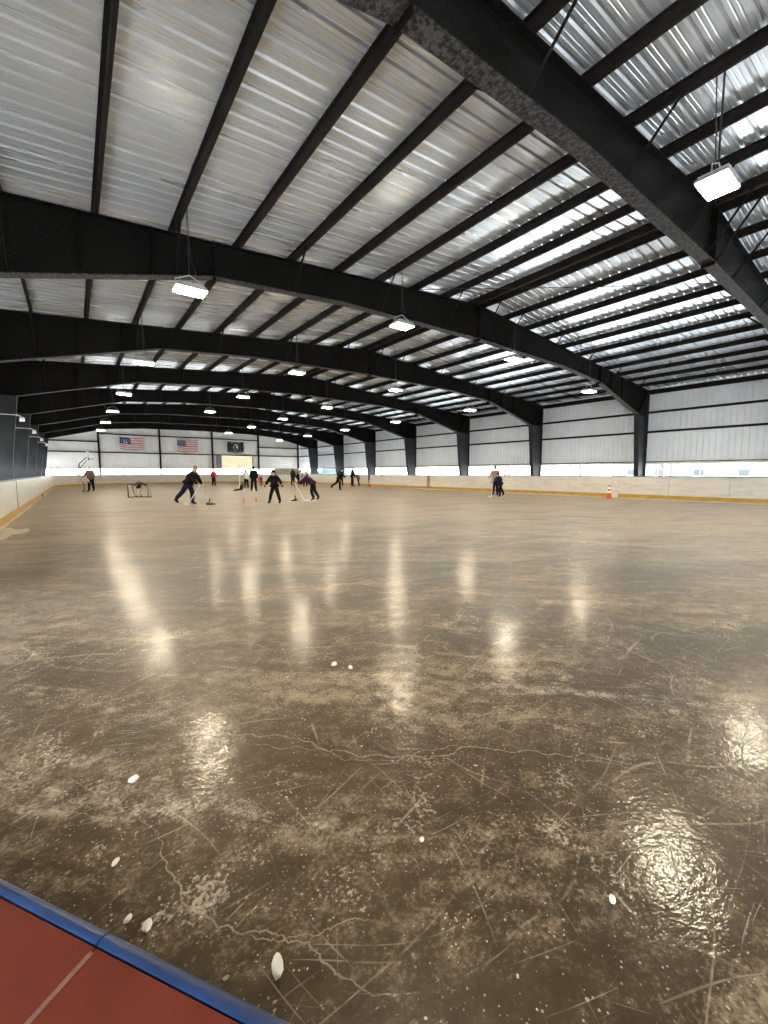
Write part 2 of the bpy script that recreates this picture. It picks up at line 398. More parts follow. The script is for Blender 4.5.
# ------------------------------------------------------------------ steel portal frames
BOT = [(15.30, 5.08), (10.2, 6.38), (6.4, 6.66), (0., 6.77)]     # underside of the rafter, from knee to ridge
def zbot(d):
    d = abs(d)
    for (a, za), (b, zb) in zip(BOT, BOT[1:]):
        if b <= d <= a: return za + (zb-za)*(d-a)/(b-a)
    return BOT[0][1]
FW = .14                                                          # half flange width
def plate_along(mb, p, q, t, hw=FW):
    """flat flange strip from p to q (points in x,z), thickness t on its right side"""
    a = Vector((p[0], p[1])); b = Vector((q[0], q[1])); d = (b-a).normalized(); nrm = Vector((d.y, -d.x))*t
    mb.prism([tuple(a), tuple(b), tuple(b+nrm), tuple(a+nrm)], 'y', -hw, hw)
def build_frame():
    root = empty('steel_frame', (XR, 0, 0))
    raf = MB(); flg = MB()
    for s in (-1, 1):
        ds = [15.30, 12.8, 10.2, 8.3, 6.4, 3.2, 0.]
        poly = [(s*d, zbot(d)) for d in ds] + [(0, RZ-.02), (s*16.83, ztop(16.83)-.02), (s*16.83, 5.08)]
        raf.prism(poly, 'y', -.006, .006)
        for (a, za), (b, zb) in zip(BOT, BOT[1:]): 
            if s > 0: plate_along(flg, (s*b, zb), (s*a, za), .022)
            else: plate_along(flg, (s*a, za), (s*b, zb), .022)
        if s > 0: plate_along(raf, (0, RZ), (16.85, ztop(16.85)), .02)
        else: plate_along(raf, (-16.85, ztop(16.85)), (0, RZ), .02)
    raf.build('rafter', M['steel'], root); flg.build('bottom_flange', M['flange'], root)
    for s in (-1, 1):
        c = MB()
        ci = lambda z: 15.30 + (5.08-z)*.115
        c.prism([(s*ci(0), 0.02), (s*16.83, .02), (s*16.83, 5.08), (s*15.30, 5.08)], 'y', -.006, .006)
        c.prism([(s*ci(0), .02), (s*(ci(0)+.022), .02), (s*(15.30+.022), 5.08), (s*15.30, 5.08)], 'y', -FW, FW)
        c.prism([(s*16.83, .02), (s*16.85, .02), (s*16.85, 6.64), (s*16.83, 6.64)], 'y', -FW, FW)
        c.box(min(s*(ci(0)-.05), s*16.85), max(s*(ci(0)-.05), s*16.85), -.17, .17, -.011, .02)
        col = c.build('column', M['colsteel'], root)
        st = MB()
        for yy in (-1, 1):
            st.prism([(s*15.31, 5.07), (s*16.83, 5.07), (s*16.83, 5.09), (s*15.31, 5.09)], 'y', min(yy*.006, yy*FW), max(yy*.006, yy*FW))
            a = Vector((s*15.31, 5.10)); b = Vector((s*16.80, ztop(16.8)-.03)); d = (b-a).normalized(); nn = Vector((-d.y, d.x))*.008
            st.prism([tuple(a-nn), tuple(b-nn), tuple(b+nn), tuple(a+nn)], 'y', min(yy*.006, yy*(FW-.02)), max(yy*.006, yy*(FW-.02)))
        st.build('knee_stiffener', M['steel'], root)
        sp = MB()
        for o_ in (-.02, .004):
            sp.prism([(s*10.2+o_, zbot(10.2)-.10), (s*10.2+o_+.016, zbot(10.2)-.10), (s*10.2+o_+.016, ztop(10.2)+.03), (s*10.2+o_, ztop(10.2)+.03)], 'y', -FW-.01, FW+.01)
        for bz in (zbot(10.2)-.055, zbot(10.2)+.10, zbot(10.2)+.22, ztop(10.2)-.12):
            for yy in (-.08, .08): sp.tube([(s*10.2-.045, yy, bz), (s*10.2+.045, yy, bz)], .016, 6)
        sp.build('splice_plate', M['steel'], root)
        for x_ in (13.0, 11.6):
            sw = MB()
            for yy in (-1, 1):
                sw.box(min(s*x_-.006, s*x_+.006), max(s*x_-.006, s*x_+.006), min(yy*.006, yy*.09), max(yy*.006, yy*.09), zbot(x_)+.01, ztop(x_)-.02)
            sw.build('web_stiffener', M['steel'], root)
    rp = MB()
    for o_ in (-.02, .004):
        rp.box(o_, o_+.016, -FW-.01, FW+.01, zbot(0)-.11, RZ+.02)
    for bz in (zbot(0)-.06, zbot(0)+.12, RZ-.15):
        for yy in (-.08, .08): rp.tube([(-.045, yy, bz), (.045, yy, bz)], .016, 6)
    rp.build('ridge_splice_plate', M['steel'], root)
    for side, x, i in PUR:
        if i % 2 == 1 or i == 0:
            d = x-XR
            if i == 0: d += .04*(1 if d > 0 else -1)
            for yy in (-1, 1):
                b = MB(); b0 = Vector((d, yy*.012, zbot(d)+.03)); b1 = Vector((d, yy*.92, ztop(d)+.05))
                b.tube([b0, b1], .03, 4)
                b.build('flange_brace', M['steel'], root)
    return root
frame0 = build_frame()
FLAB = {1: 'black steel portal frame almost overhead behind the brightest lamp',
        2: 'black steel portal frame second from the camera, sweeping the whole photo width'}
for k in range(1, 9):
    r_ = frame0 if k == 1 else copy_tree(frame0)
    r_.location = (XR, FY[k], 0)
    lab = FLAB.get(k) or f'black steel portal frame spanning the rink, {ORD[k]} from the camera' + (', next to the flag wall' if k == 8 else '')
    tag(r_, lab, 'steel frame', 'steel portal frames over the rink', 'thing')

# ------------------------------------------------------------------ walls
def rib_wall(u0, u1, zlo, ztopf, place, pitch=.305):
    """ribbed sheet: profile along u, place(u, depth, z) -> point"""
    pr = []; u = u0
    while u < u1-.01:
        for du, dz in ((0, 0), (.230, 0), (.236, -.06), (.288, -.06), (.294, 0)):
            if u+du < u1: pr.append((u+du, dz))
        u += pitch
    pr.append((u1, 0))
    vs = [place(u, dz, zlo(u)) for u, dz in pr] + [place(u, dz, ztopf(u)) for u, dz in pr]; n = len(pr)
    return MB().add(vs, [(i, i+1, n+i+1, n+i) for i in range(n-1)])
ZE = 2.06
for nm, X, s in (('wall_right', WR, 1), ('wall_left', WL, -1)):
    w = link(nm, None); w['kind'] = 'structure'
    rib_wall(YBACK, YEND+.35, lambda u: ZE, lambda u: 6.84, lambda u, d, z: (X+s*(.26-d), u, z)).build('wall_sheet', M['wall'], w)
    for z in (3.98, 5.24):
        MB().prism([(X+s*.0, z-.04), (X+s*.0, z+.08), (X+s*.02, z+.08), (X+s*.02, z-.01), (X+s*.2, z-.01), (X+s*.2, z-.04)], 'y', YBACK, YEND-.05).build('girt', M['purlin'], w)
    MB().prism([(X+s*.02, 6.40), (X+s*.03, 6.40), (X+s*.03, 6.68), (X+s*.2, 6.68), (X+s*.2, 6.70), (X+s*.02, 6.70)], 'y', YBACK, YEND-.05).build('eave_strut', M['purlin'], w)
    MB().prism([(X+s*.10, ZE-.02), (X+s*.28, ZE-.02), (X+s*.28, ZE+.03), (X+s*.10, ZE+.03)], 'y', YBACK, YEND).build('base_angle', M['purlin'], w)
    MB().prism([(X+s*.26, ZE-.13), (X+s*.30, ZE-.13), (X+s*.30, ZE-.02), (X+s*.26, ZE-.02)], 'y', YBACK, YEND).build('base_trim', M['cream'], w)
# far end wall with its doorway
DX0, DX1, DZ = 17.75, 22.45, 3.86
w = link('wall_far', None); w['kind'] = 'structure'
rib_wall(WL-.25, WR+.25, lambda u: DZ if DX0 < u < DX1 else 1.98, lambda u: ztop(u-XR)+PD-.005, lambda u, d, z: (u, YEND+.24-d, z)).build('wall_sheet', M['wallend'], w)
for z, xa, xb in ((3.98, WL, WR), (5.30, WL, 2.75), (6.33, 2.75, 23.4), (5.30, 23.4, WR)):
    MB().prism([(YEND, z-.05), (YEND, z+.09), (YEND+.02, z+.09), (YEND+.02, z-.01), (YEND+.2, z-.01), (YEND+.2, z-.05)], 'x', xa, xb).build('girt', M['purlin'], w)
for a, b in ((WL, DX0), (DX1, WR)):
    MB().box(a, b, YEND+.05, YEND+.27, 1.93, 1.99).build('base_angle', M['purlin'], w)
for x in (2.75, 9.65, 16.5, 23.4, WR-.1):
    MB().box(x-.10, x+.10, YEND-.012, YEND, 0-.012, ztop(x-XR)+.1).box(x-.10, x+.10, YEND+.20, YEND+.212, -.012, ztop(x-XR)+.1).box(x-.006, x+.006, YEND, YEND+.2, -.012, ztop(x-XR)+.1).build('wall_post', M['purlin'], w)
for x in (DX0-.06, DX1):
    MB().box(x, x+.06, YEND+.1, YEND+.26, 1.98, DZ).build('panel_jamb', M['purlin'], w)
lp = MB().box(DX0, DX1, YEND+.20, YEND+.215, 1.99, DZ)
tag(lp.build('light_panel', M['glow'], w), 'cream translucent wall panel lit by the daylight behind it')
gl = MB()
for i in range(1, 4): gl.box(DX0+1.175*i-.02, DX0+1.175*i+.02, YEND+.18, YEND+.2, 1.99, DZ)
gl.box(DX0, DX1, YEND+.18, YEND+.2, 2.9, 2.94).build('panel_bar', M['cream'], w)
MB().prism([(DX0-.75, 1.99), (DX0-.08, 1.99), (DX0-.08, 3.94), (DX0-.75, 3.94)], 'y', YEND+.02, YEND+.08).build('wall_patch', mat('grey_wall_patch', (.20,.20,.19), .6), w)

# near end wall, behind the camera
w = link('wall_near', None); w['kind'] = 'structure'
rib_wall(WL-.2, WR+.2, lambda u: 1.98, lambda u: ztop(u-XR)+PD-.005, lambda u, d, z: (u, YBACK+.06+d, z)).build('wall_sheet', M['wallend'], w)

# ------------------------------------------------------------------ rink boards
def board_run(label, pts, seams=True, kick_gap=None):
    """pts: centre line of the board face going round the rink with the ice on the right-hand side of travel"""
    root = empty('rink_boards', (0,0,0)); tag(root, label, 'rink boards', 'boards round the ice', 'thing')
    def off(i, d):
        a = Vector(pts[max(i-1, 0)]); b = Vector(pts[min(i+1, len(pts)-1)]); t = (b-a).normalized(); n_ = Vector((-t.y, t.x))
        p = Vector(pts[i]) + n_*d; return (p.x, p.y)
    n = len(pts)
    def strip(i0, i1, d0, d1, z0, z1):
        mb = MB()
        for i in range(i0, i1):
            a0, a1, b0, b1 = off(i, d0), off(i, d1), off(i+1, d0), off(i+1, d1)
            mb.hexa([(*a0, z0), (*b0, z0), (*b1, z0), (*a1, z0)], [(*a0, z1), (*b0, z1), (*b1, z1), (*a1, z1)])
        return mb
    return root, strip, n
def seg_pts(a, b, step):
    a = Vector(a); b = Vector(b); L = (b-a).length; k = max(1, round(L/step))
    return [tuple(a.lerp(b, i/k)) for i in range(k+1)]
def arc_pts(cx, cy, a0, a1, k):
    return [(cx+RC*math.cos(R(a0+(a1-a0)*i/k)), cy+RC*math.sin(R(a0+(a1-a0)*i/k))) for i in range(k+1)]
def make_boards(label, pts, per_panel, gaps=()):
    root, strip, n = board_run(label, pts)
    i = 0
    while i < n-1:
        j = min(n-1, i+per_panel)
        # panel face, set in a hair from the joint so the seam shows
        def shr(p, q, e=.007):
            p = Vector(p); q = Vector(q); return tuple(p + (q-p).normalized()*e)
        sub = list(pts[i:j+1]); sub[0] = shr(pts[i], pts[i+1]); sub[-1] = shr(pts[j], pts[j-1])
        keep = pts[:]; 
        mb = MB()
        def o2(k, d):
            a = Vector(sub[max(k-1, 0)]); b = Vector(sub[min(k+1, len(sub)-1)]); t = (b-a).normalized(); p = Vector(sub[k]) + Vector((-t.y, t.x))*d
            return (p.x, p.y)
        kk = MB()
        for k in range(len(sub)-1):
            a0, a1, b0, b1 = o2(k, 0), o2(k, .05), o2(k+1, 0), o2(k+1, .05)
            mb.hexa([(*a0, .02), (*b0, .02), (*b1, .02), (*a1, .02)], [(*a0, BZ-.045), (*b0, BZ-.045), (*b1, BZ-.045), (*a1, BZ-.045)])
            c0, c1, d0, d1 = o2(k, -.014), o2(k, 0), o2(k+1, -.014), o2(k+1, 0)
            kk.hexa([(*c0, .012), (*d0, .012), (*d1, .012), (*c1, .012)], [(*c0, .235), (*d0, .235), (*d1, .235), (*c1, .235)])
        mb.build('board_panel', M['board'], root)
        mid = sub[len(sub)//2]
        if not any(abs(mid[0]-g[0]) + abs(mid[1]-g[1]) < .3 for g in gaps): kk.build('kick_plate', M['kick'], root)
        i = j
    strip(0, n-1, .04, .11, 0., BZ-.045).build('backing_frame', M['seam'], root)
    strip(0, n-1, -.012, .13, BZ-.045, BZ).build('cap_rail', M['cap'], root)
    return root
# right side, going towards the camera (ice on the right hand of travel)
ys = [BY1-RC]
seamset = [10.36+2.48*i for i in range(15, -1, -1)]
rp_ = [(BX1, BY1-RC)] + [(BX1, y) for y in seamset if y < BY1-RC-.5] + [(BX1, 10.04)] + [(BX1, 10.04-2.36*i) for i in range(1, 5)]
rb = make_boards('scuffed white rink boards along the long wall, behind the tall cone', rp_, 1, gaps=((BX1, 10.04),))
# painted lines on the boards
MB().box(BX1-.018, BX1-.001, 33.3, 33.62, .03, BZ-.035).build('blue_line', M['blueline'], rb)
MB().box(BX1-.018, BX1-.001, 24.75, 25.05, .03, BZ-.035).build('red_line', M['redline'], rb)
make_boards('curved white rink boards in the far corner by the tan covered trailer', [p for p in arc_pts(BX1-RC, BY1-RC, 90, 0, 12)], 2)
make_boards('white rink boards across the far end below the three flags', seg_pts((BX0+RC, BY1), (BX1-RC, BY1), 2.49), 1)
make_boards('curved white rink boards in the far corner in front of the basketball hoop', [p for p in arc_pts(BX0+RC, BY1-RC, 180, 90, 12)], 2)
lp_ = [(BX0, 6.0)] + [(BX0, 18.3+2.46*i) for i in range(-4, 12) if 18.3+2.46*i < BY1-RC-.4] + [(BX0, BY1-RC)]
lb = make_boards('scuffed white rink boards running beside the row of overlapping black columns', lp_, 1)
MB().box(BX0+.0145, BX0+.05, 30.9, 31.25, .0, .17).build('kick_notch_block', M['rubber'], lb)  # dark block stands for a notch in the kick plate
for y in (18.3,): MB().box(BX0-.005, BX0+.012, y-.035, y+.035, .02, BZ-.045).build('gate_gap', M['seam'], lb)

# snow scraped up against the boards
def snow_ridge(name, pts, w, h, seed, label):
    rnd = random.Random(seed); mb = MB(); vs = []; fs = []; fine = []
    for a, b in zip(pts, pts[1:]):
        a = Vector(a); b = Vector(b); k = max(1, int((b-a).length/.22)); fine += [a.lerp(b, i/k) for i in range(k)]
    fine.append(Vector(pts[-1])); n = len(fine)
    env = 1.
    for i, p in enumerate(fine):
        d = (fine[min(i+1, n-1)]-fine[max(i-1, 0)]).normalized(); nr = Vector((d.y, -d.x))
        env = .6*env + .4*rnd.random()*1.6
        hh = h*(.15+env*rnd.uniform(.6, 1.2)); ww = w*(.35+env*rnd.uniform(.5, 1.2))
        for t_, z in ((.02, 0.), (.02, hh), (ww*.45, hh*.75), (ww, .001)):
            q = p + nr*t_; vs.append((q.x, q.y, z))
    for i in range(n-1):
        for k in range(3): fs.append((4*i+k, 4*i+k+1, 4*i+4+k+1, 4*i+4+k))
    o = mb.add(vs, fs).build(name, M['dirtysnow'], None, True)
    tag(o, label, 'snow', None, 'stuff'); return o
snow_ridge('snow_ridge', rp_, .12, .05, 3, 'thin line of scraped snow along the foot of the boards under the dark columns')
snow_ridge('snow_ridge', lp_[1:], .05, .035, 5, 'thin line of scraped snow at the foot of the boards beside the row of columns')
snow_ridge('snow_ridge', arc_pts(BX0+RC, BY1-RC, 180, 90, 12) + seg_pts((BX0+RC+.2, BY1), (BX1-RC, BY1), 3) + arc_pts(BX1-RC, BY1-RC, 90, 0, 12)[1:], .18, .05, 8, 'thin line of scraped snow along the far end boards')
# flattened snow patch
rnd = random.Random(4); vs = [(-1.28, 12.9, .012)]; n = 40
for ring, (q, z) in enumerate(((.45, .011), (.8, .007), (1., .001))):
    for k in range(n):
        a = 2*math.pi*k/n; r_ = q*(.75+.35*math.sin(3*a+1)+.12*rnd.random())
        vs.append((max(BX0+.04, -1.28+.3*r_*math.cos(a)), 12.9+1.3*r_*math.sin(a), z*rnd.uniform(.6, 1.3) if ring < 2 else z))
fs = [(0, 1+k, 1+(k+1) % n) for k in range(n)] + [(1+j*n+k, 1+(j+1)*n+k, 1+(j+1)*n+(k+1) % n, 1+j*n+(k+1) % n) for j in range(2) for k in range(n)]
tag(MB().add(vs, fs).build('snow_patch', M['dirtysnow'], None, True), 'flattened pale snow patch on the ice beside the boards near the column row', 'snow', None, 'stuff')

# ------------------------------------------------------------------ red gate threshold with blue edge
Ea, Eb = Vector((-.249, 1.720)), Vector((.337, .848)); ed = (Eb-Ea).normalized(); en = Vector((ed.y, -ed.x))   # en points away from the ice
if en.x > 0: en = -en
def EP(t, s): q = Ea + ed*t + en*s; return (q.x, q.y)
th = empty('gate_threshold', (*EP(.5, .6), 0)); 
tag(th, 'red rubber gate threshold with a blue edge in the corner beside the ice', 'gate threshold', None, 'thing')
off_ = Vector((*EP(.5, .6), 0))
def local(mb): mb.v = [(x-off_.x, y-off_.y, z-off_.z) for x, y, z in mb.v]; return mb
def quadprism(t0, t1, s0, s1, z0, z1): return [EP(t0, s0), EP(t1, s0), EP(t1, s1), EP(t0, s1)], z0, z1
for t0, t1 in ((-.95, .465), (.469, 1.75)):
    q, z0, z1 = quadprism(t0, t1, .049, 1.35, .001, .074)
    local(MB().prism(q, 'z', z0, z1)).build('rubber_mat', M['red'], th)
# scuff line across the mat
q, z0, z1 = quadprism(.460, .474,   .06, 1.33, .0745, .0755)
local(MB().prism(q, 'z', z0, z1)).build('mat_joint', mat('worn_pink_joint', (.15,.06,.045), .6, var=.3, scale=40), th)
for t0, t1 in ((-.95, .462), (.467, 1.75)):
    pr = [(0, .0), (0, .05), (.006, .068), (.018, .079), (.034, .081), (.044, .077), (.046, .0)]
    vs = [(*EP(t0, s), z+.001) for s, z in pr] + [(*EP(t1, s), z+.001) for s, z in pr]; k = len(pr)
    mb = MB().add(vs, [(i, (i+1) % k, k+(i+1) % k, k+i) for i in range(k)] + [tuple(range(k)), tuple(range(k, 2*k))])
    local(mb).build('edge_strip', M['blue'], th, True)

# ------------------------------------------------------------------ cracks and ice chips
def chip(p, L, Wd, H, rz, seed, label):
    rnd = random.Random(seed)
    def sh(q):
        return q*(1+.18*(rnd.random()-.5))
    mb = MB().ball((0, 0, 0), (L/2, Wd/2, H/2), 9, 6, shape=sh)
    lo = min(v[2] for v in mb.v); mb.v = [(x*(1-.35*x/L), y*(1-.5*x/L), max(z, lo*.55)-lo*.55) for x, y, z in mb.v]
    o = mb.build('ice_chip', M['icewhite'], None, True); o.location = (*p, .0005); o.rotation_euler = (0, 0, R(rz))
    tag(o, label, 'ice chip', 'loose ice chips')
for a in [((.38, 1.01), .066, .034, .026, 70, 1, 'large pointed white ice chip lying just off the blue edge strip'),
          ((.10, 1.35), .042, .026, .022, 60, 2, 'white oval ice chip beside a smaller one near the blue edge strip'),
          ((.055, 1.41), .03, .02, .016, 50, 3, 'small white ice chip next to a bigger oval one near the blue edge'),
          ((.04, 1.66), .034, .018, .015, 40, 4, 'thin white ice chip out on the dark ice above the blue edge strip'),
          ((.14, 2.08), .045, .032, .028, 20, 5, 'round white ice chip below the bright patch of lamp reflections'),
          ((.98, 1.06), .02, .018, .015, 10, 9, 'tiny white ice chip in front of the pointed one'),
          ((1.33, .52), .03, .02, .018, 30, 6, 'small white ice chip by the lower picture edge, far from the threshold')]:
    chip(*a)
chip((1.44, 2.51), .045, .035, .026, 10, 7, 'farther one of two round white ice chips side by side on the open ice')
chip((1.505, 2.40), .04, .03, .024, 80, 8, 'nearer one of two round white ice chips side by side on the open ice')
for i, (pts, w_) in enumerate([([(.17, 1.73), (.18, 1.62), (.18, 1.52), (.21, 1.42), (.21, 1.32), (.27, 1.22), (.33, 1.15), (.40, 1.10), (.48, 1.01), (.50, .92), (.54, .83), (.62, .75)], .0032),
                               ([(.33, 1.15), (.42, 1.06), (.55, 1.0), (.66, .95)], .0022),
                               ([(.40, 2.28), (.59, 2.15), (.74, 2.02), (.87, 1.90), (1.0, 1.68), (1.12, 1.55), (1.28, 1.41), (1.46, 1.33), (1.64, 1.20), (1.80, 1.03), (1.93, .89), (2.06, .72)], .0036),
                               ([(.66, 2.0), (.83, 1.85), (1.02, 1.58), (1.1, 1.5)], .0022),
                               ([(1.1, 1.5), (1.35, 1.42), (1.6, 1.28)], .002)]):
    o = ribbon(pts, w_, .0010, .016, 10+i).build('ice_crack', M['crack'], fl, True); CRACKS.append(o)

# ------------------------------------------------------------------ hanging lamps: four rows, one lamp per bay
ROWS = [(2.34, 5.47, 'beside the column row'), (8.53, 5.98, 'left of the roof ridge'), (14.35, 5.88, 'right of the roof ridge'), (20.45, 5.33, 'toward the long white wall')]
def build_lamp(X, z):
    root = empty('hanging_lamp')
    h = MB().prism([(-.33, 0), (.33, 0), (.33, .035), (.27, .085), (-.27, .085), (-.33, .035)], 'y', -.22, .22)
    for k in range(9): h.box(-.24+.06*k-.008, -.24+.06*k+.008, -.2, .2, .084, .125)
    h.build('housing', M['lampgrey'], root)
    tag(MB().box(-.315, .315, -.205, .205, -.018, 0).build('lens', M['lens'], root), 'glowing warm white lens')
    MB().tube([(-.3, 0, .03), (-.3, 0, .2), (0, 0, .34), (.3, 0, .2), (.3, 0, .03)], .011, 6).build('bracket', M['lampgrey'], root)
    top = ztop(X-XR)+PD-z+.01
    MB().tube([(0, 0, .33), (0, 0, top)], .009, 5).tube([(.04, .02, .1), (.16, .05, .45), (.05, .03, .7), (.02, .02, top)], .007, 5).build('suspension_wire', M['wire'], root)
    return root
KORD = {-1: 'overhead near the camera', 0: 'first', 1: 'second', 2: 'third', 3: 'fourth', 4: 'fifth', 5: 'sixth', 6: 'seventh'}
for X, z, where in ROWS:
    first = None
    for k in range(-1, 6):
        if (k == -1 and X > 16) or (k > 3 and 5 < X < 10): continue
        if first is None: o = first = build_lamp(X, z)
        else: o = copy_tree(first)
        o.location = (X, (2.4 if k == -1 else 10.35+BAY*k), z)
        if k == -1: lab = 'lit lamp hanging out of the picture past the overhead frame, mirrored in the ice' if X > 10 else 'brightest lit lamp hanging high beside the overhead steel frame' if X > 5 else 'lit lamp just above the picture, shining on the overhead steel frame'
        else: lab = f'lit hanging lamp in the row {where}, {KORD[k]} from the camera'
        tag(o, lab, 'lamp', 'hanging lamps over the ice', 'thing')

# roof bracing cables and lamp feed
for i, (a, b) in enumerate([((8.5, 2.5), (13.1, 3.7)), ((3.9, 20.), (11.6, 26.2)), ((3.9, 26.2), (11.6, 20.)), ((18.2, 4.0), (10.0, 11.2))]):
    pa = (*a, ztop(a[0]-XR)-.02); pb = (*b, ztop(b[0]-XR)-.02); md = ((a[0]+b[0])/2, (a[1]+b[1])/2, (pa[2]+pb[2])/2-.05)
    o = MB().tube([pa, md, pb], .011, 5).build('brace_cable', M['wire'])
    tag(o, ['thin dark cable running under the purlins beside the brightest lamp', 'thin dark cable of a crossed pair under the roof, starting beside the column row',
            'thin dark cable of a crossed pair under the roof, starting nearer the roof ridge', 'thin dark cable under the roof across the first full bay'][i], 'cable', None, 'thing')

# small fixtures on the column row at the left
for k in range(4, 8):
    root = empty('column_floodlight', (XR-15.35+.0, FY[k], 4.15), 0)
    xo = -(5.08-4.15)*.115
    MB().box(xo-.02, xo+.10, -.05, .05, -.02, .05).tube([(xo+.05, 0, .02), (xo+.2, -.02, -.02), (xo+.26, -.05, -.10)], .03, 6).build('arm', M['galv'], root)
    MB().hexa([(xo+.16, -.20, -.30), (xo+.36, -.20, -.30), (xo+.36, -.02, -.22), (xo+.16, -.02, -.22)], [(xo+.18, -.22, -.14), (xo+.34, -.22, -.14), (xo+.34, -.02, -.06), (xo+.18, -.02, -.06)]).build('head', M['white'], root)
    MB().tube([(xo-.02, -.03, .02), (xo-1.1, -.03, .02)], .018, 6).build('conduit', M['galv'], root)
    tag(root, f'small white floodlight clamped to the tapered column of the {ORD[k]} steel frame', 'floodlight', 'small floodlights on the columns', 'thing')

# ------------------------------------------------------------------ flags on the far wall
def flag(name, label, x0, z0, Wd, Ht, cell, mats, extras):
    root = empty(name, (x0, YEND-.03, z0)); tag(root, label, 'flag', 'flags on the far wall', 'thing')
    nx, nz = 52, 26
    def P(u, v, dy=0.):
        sag = .10*Ht*(1-(2*u-1)**2)*(1 if v < .5 else .6)
        return (u*Wd + .02*math.sin(9*v+u*4), -.03-.025*math.sin(u*17+v*3)-dy, v*Ht-sag)
    mb = MB()
    for j in range(nz):
        for i in range(nx):
            mb.cur = cell((i+.5)/nx, (j+.5)/nz)
            mb.add([P(i/nx, j/nz), P((i+1)/nx, j/nz), P((i+1)/nx, (j+1)/nz), P(i/nx, (j+1)/nz)], [(0, 1, 2, 3)])
    mb.build('cloth', mats, root, True, True)
    g = MB()
    for u in (0.01, .99): g.tube([P(u, .99), (P(u, .99)[0], .03, Ht+.05)], .012, 5)
    g.build('grommet', M['wire'], root)
    extras(root, P)
    return root
stripe = lambda v: 0 if int((1-v)*13) % 2 == 0 else 1
def star(mb, c, r, P, dy=.012):
    pts = []
    for k in range(10):
        a = math.pi/2 + k*math.pi/5; q = r if k % 2 == 0 else r*.4
        pts.append(P(c[0]+q*math.cos(a), c[1]+q*math.sin(a)*1.6, dy))
    mb.add([P(c[0], c[1], dy)] + pts, [(0, 1+k, 1+(k+1) % 10) for k in range(10)])
def text_mesh(body, size, m, parent, P, u, v, sx, sy, name='lettering'):
    cu = bpy.data.curves.new('t', 'FONT'); cu.body = body; cu.size = size; cu.align_x = 'CENTER'; cu.align_y = 'CENTER'
    o = bpy.data.objects.new('t', cu); COL.objects.link(o); dg = bpy.context.evaluated_depsgraph_get()
    me = bpy.data.meshes.new_from_object(o.evaluated_get(dg)); bpy.data.objects.remove(o)
    for q in me.vertices: q.co = Vector(P(u+q.co.x*sx, v+q.co.y*sy, .014))
    me.materials.clear(); me.materials.append(m); return link(name, me, parent)
def ex76(root, P):
    mb = MB()
    for k in range(11):
        a = math.pi*(.02+.96*k/10); star(mb, (.225+.165*math.cos(a), .62+.22*math.sin(a)), .020, P)
    star(mb, (.05, .93), .02, P); star(mb, (.40, .93), .02, P)
    mb.build('stars', M['fwhite'], root)
    text_mesh('76', 1., M['fwhite'], root, P, .225, .60, .20, .33, 'numerals')
def exus(root, P):
    mb = MB()
    for r_ in range(9):
        for c in range(6 if r_ % 2 == 0 else 5):
            star(mb, (.035+(c+(0 if r_ % 2 == 0 else .5))*.064, .955-r_*.053), .014, P)
    mb.build('stars', M['fwhite'], root)
def expow(root, P):
    mb = MB(); n = 28
    ring = [P(.5+.155*math.cos(2*math.pi*k/n), .53+.29*math.sin(2*math.pi*k/n), .010) for k in range(n)]
    mb.add([P(.5, .53, .010)] + ring, [(0, 1+k, 1+(k+1) % n) for k in range(n)]).build('white_disc', M['fwhite'], root)
    prof = [(-.02, .22), (.05, .20), (.075, .12), (.07, .04), (.035, -.02), (.04, -.07), (.10, -.13), (.115, -.2), (0, -.27), (-.11, -.2), (-.10, -.1), (-.05, -.06), (-.045, -.01), (-.075, .0), (-.085, .04), (-.105, .05), (-.085, .10), (-.08, .17)]
    MB().add([P(.505, .52, .014)] + [P(.505+a*.95, .52+b*1.0, .014) for a, b in prof], [(0, 1+k, 1+(k+1) % len(prof)) for k in range(len(prof))]).build('bust', M['fblack'], root)
    t = MB(); t.add([P(.355+a, .36+b, .016) for a, b in ((.02, 0), (.05, 0), (.045, .28), (.06, .28), (.06, .36), (.01, .36), (.01, .28), (.025, .28))], [tuple(range(8))]).build('watchtower', M['fblack'], root)
    text_mesh('POW', 1., M['fwhite'], root, P, .30, .90, .075, .15); text_mesh('MIA', 1., M['fwhite'], root, P, .70, .90, .075, .15)
    s_ = MB(); star(s_, (.5, .90), .022, P); s_.build('star', M['fwhite'], root)
    text_mesh('YOU ARE NOT FORGOTTEN', 1., M['fwhite'], root, P, .5, .11, .055, .10)
flag('flag_with_arched_stars', 'striped flag whose blue canton reads 76 under an arch of stars', 5.02, 4.52, 2.72, 1.53,
     lambda u, v: 2 if (u < .45 and v > .46) else stripe(v), [M['fred'], M['fwhite'], M['fblue']], ex76)
flag('american_flag', 'striped flag with a starred blue canton, middle of the three wall flags', 11.82, 4.42, 2.66, 1.60,
     lambda u, v: 2 if (u < .40 and v > .46) else stripe(v), [M['fred'], M['fwhite'], M['fblue']], exus)
flag('black_flag', 'black flag with a white disc and dark bust, above the bright cream wall panel', 18.6, 4.52, 2.46, 1.52,
     lambda u, v: 0, [M['fblack']], expow)

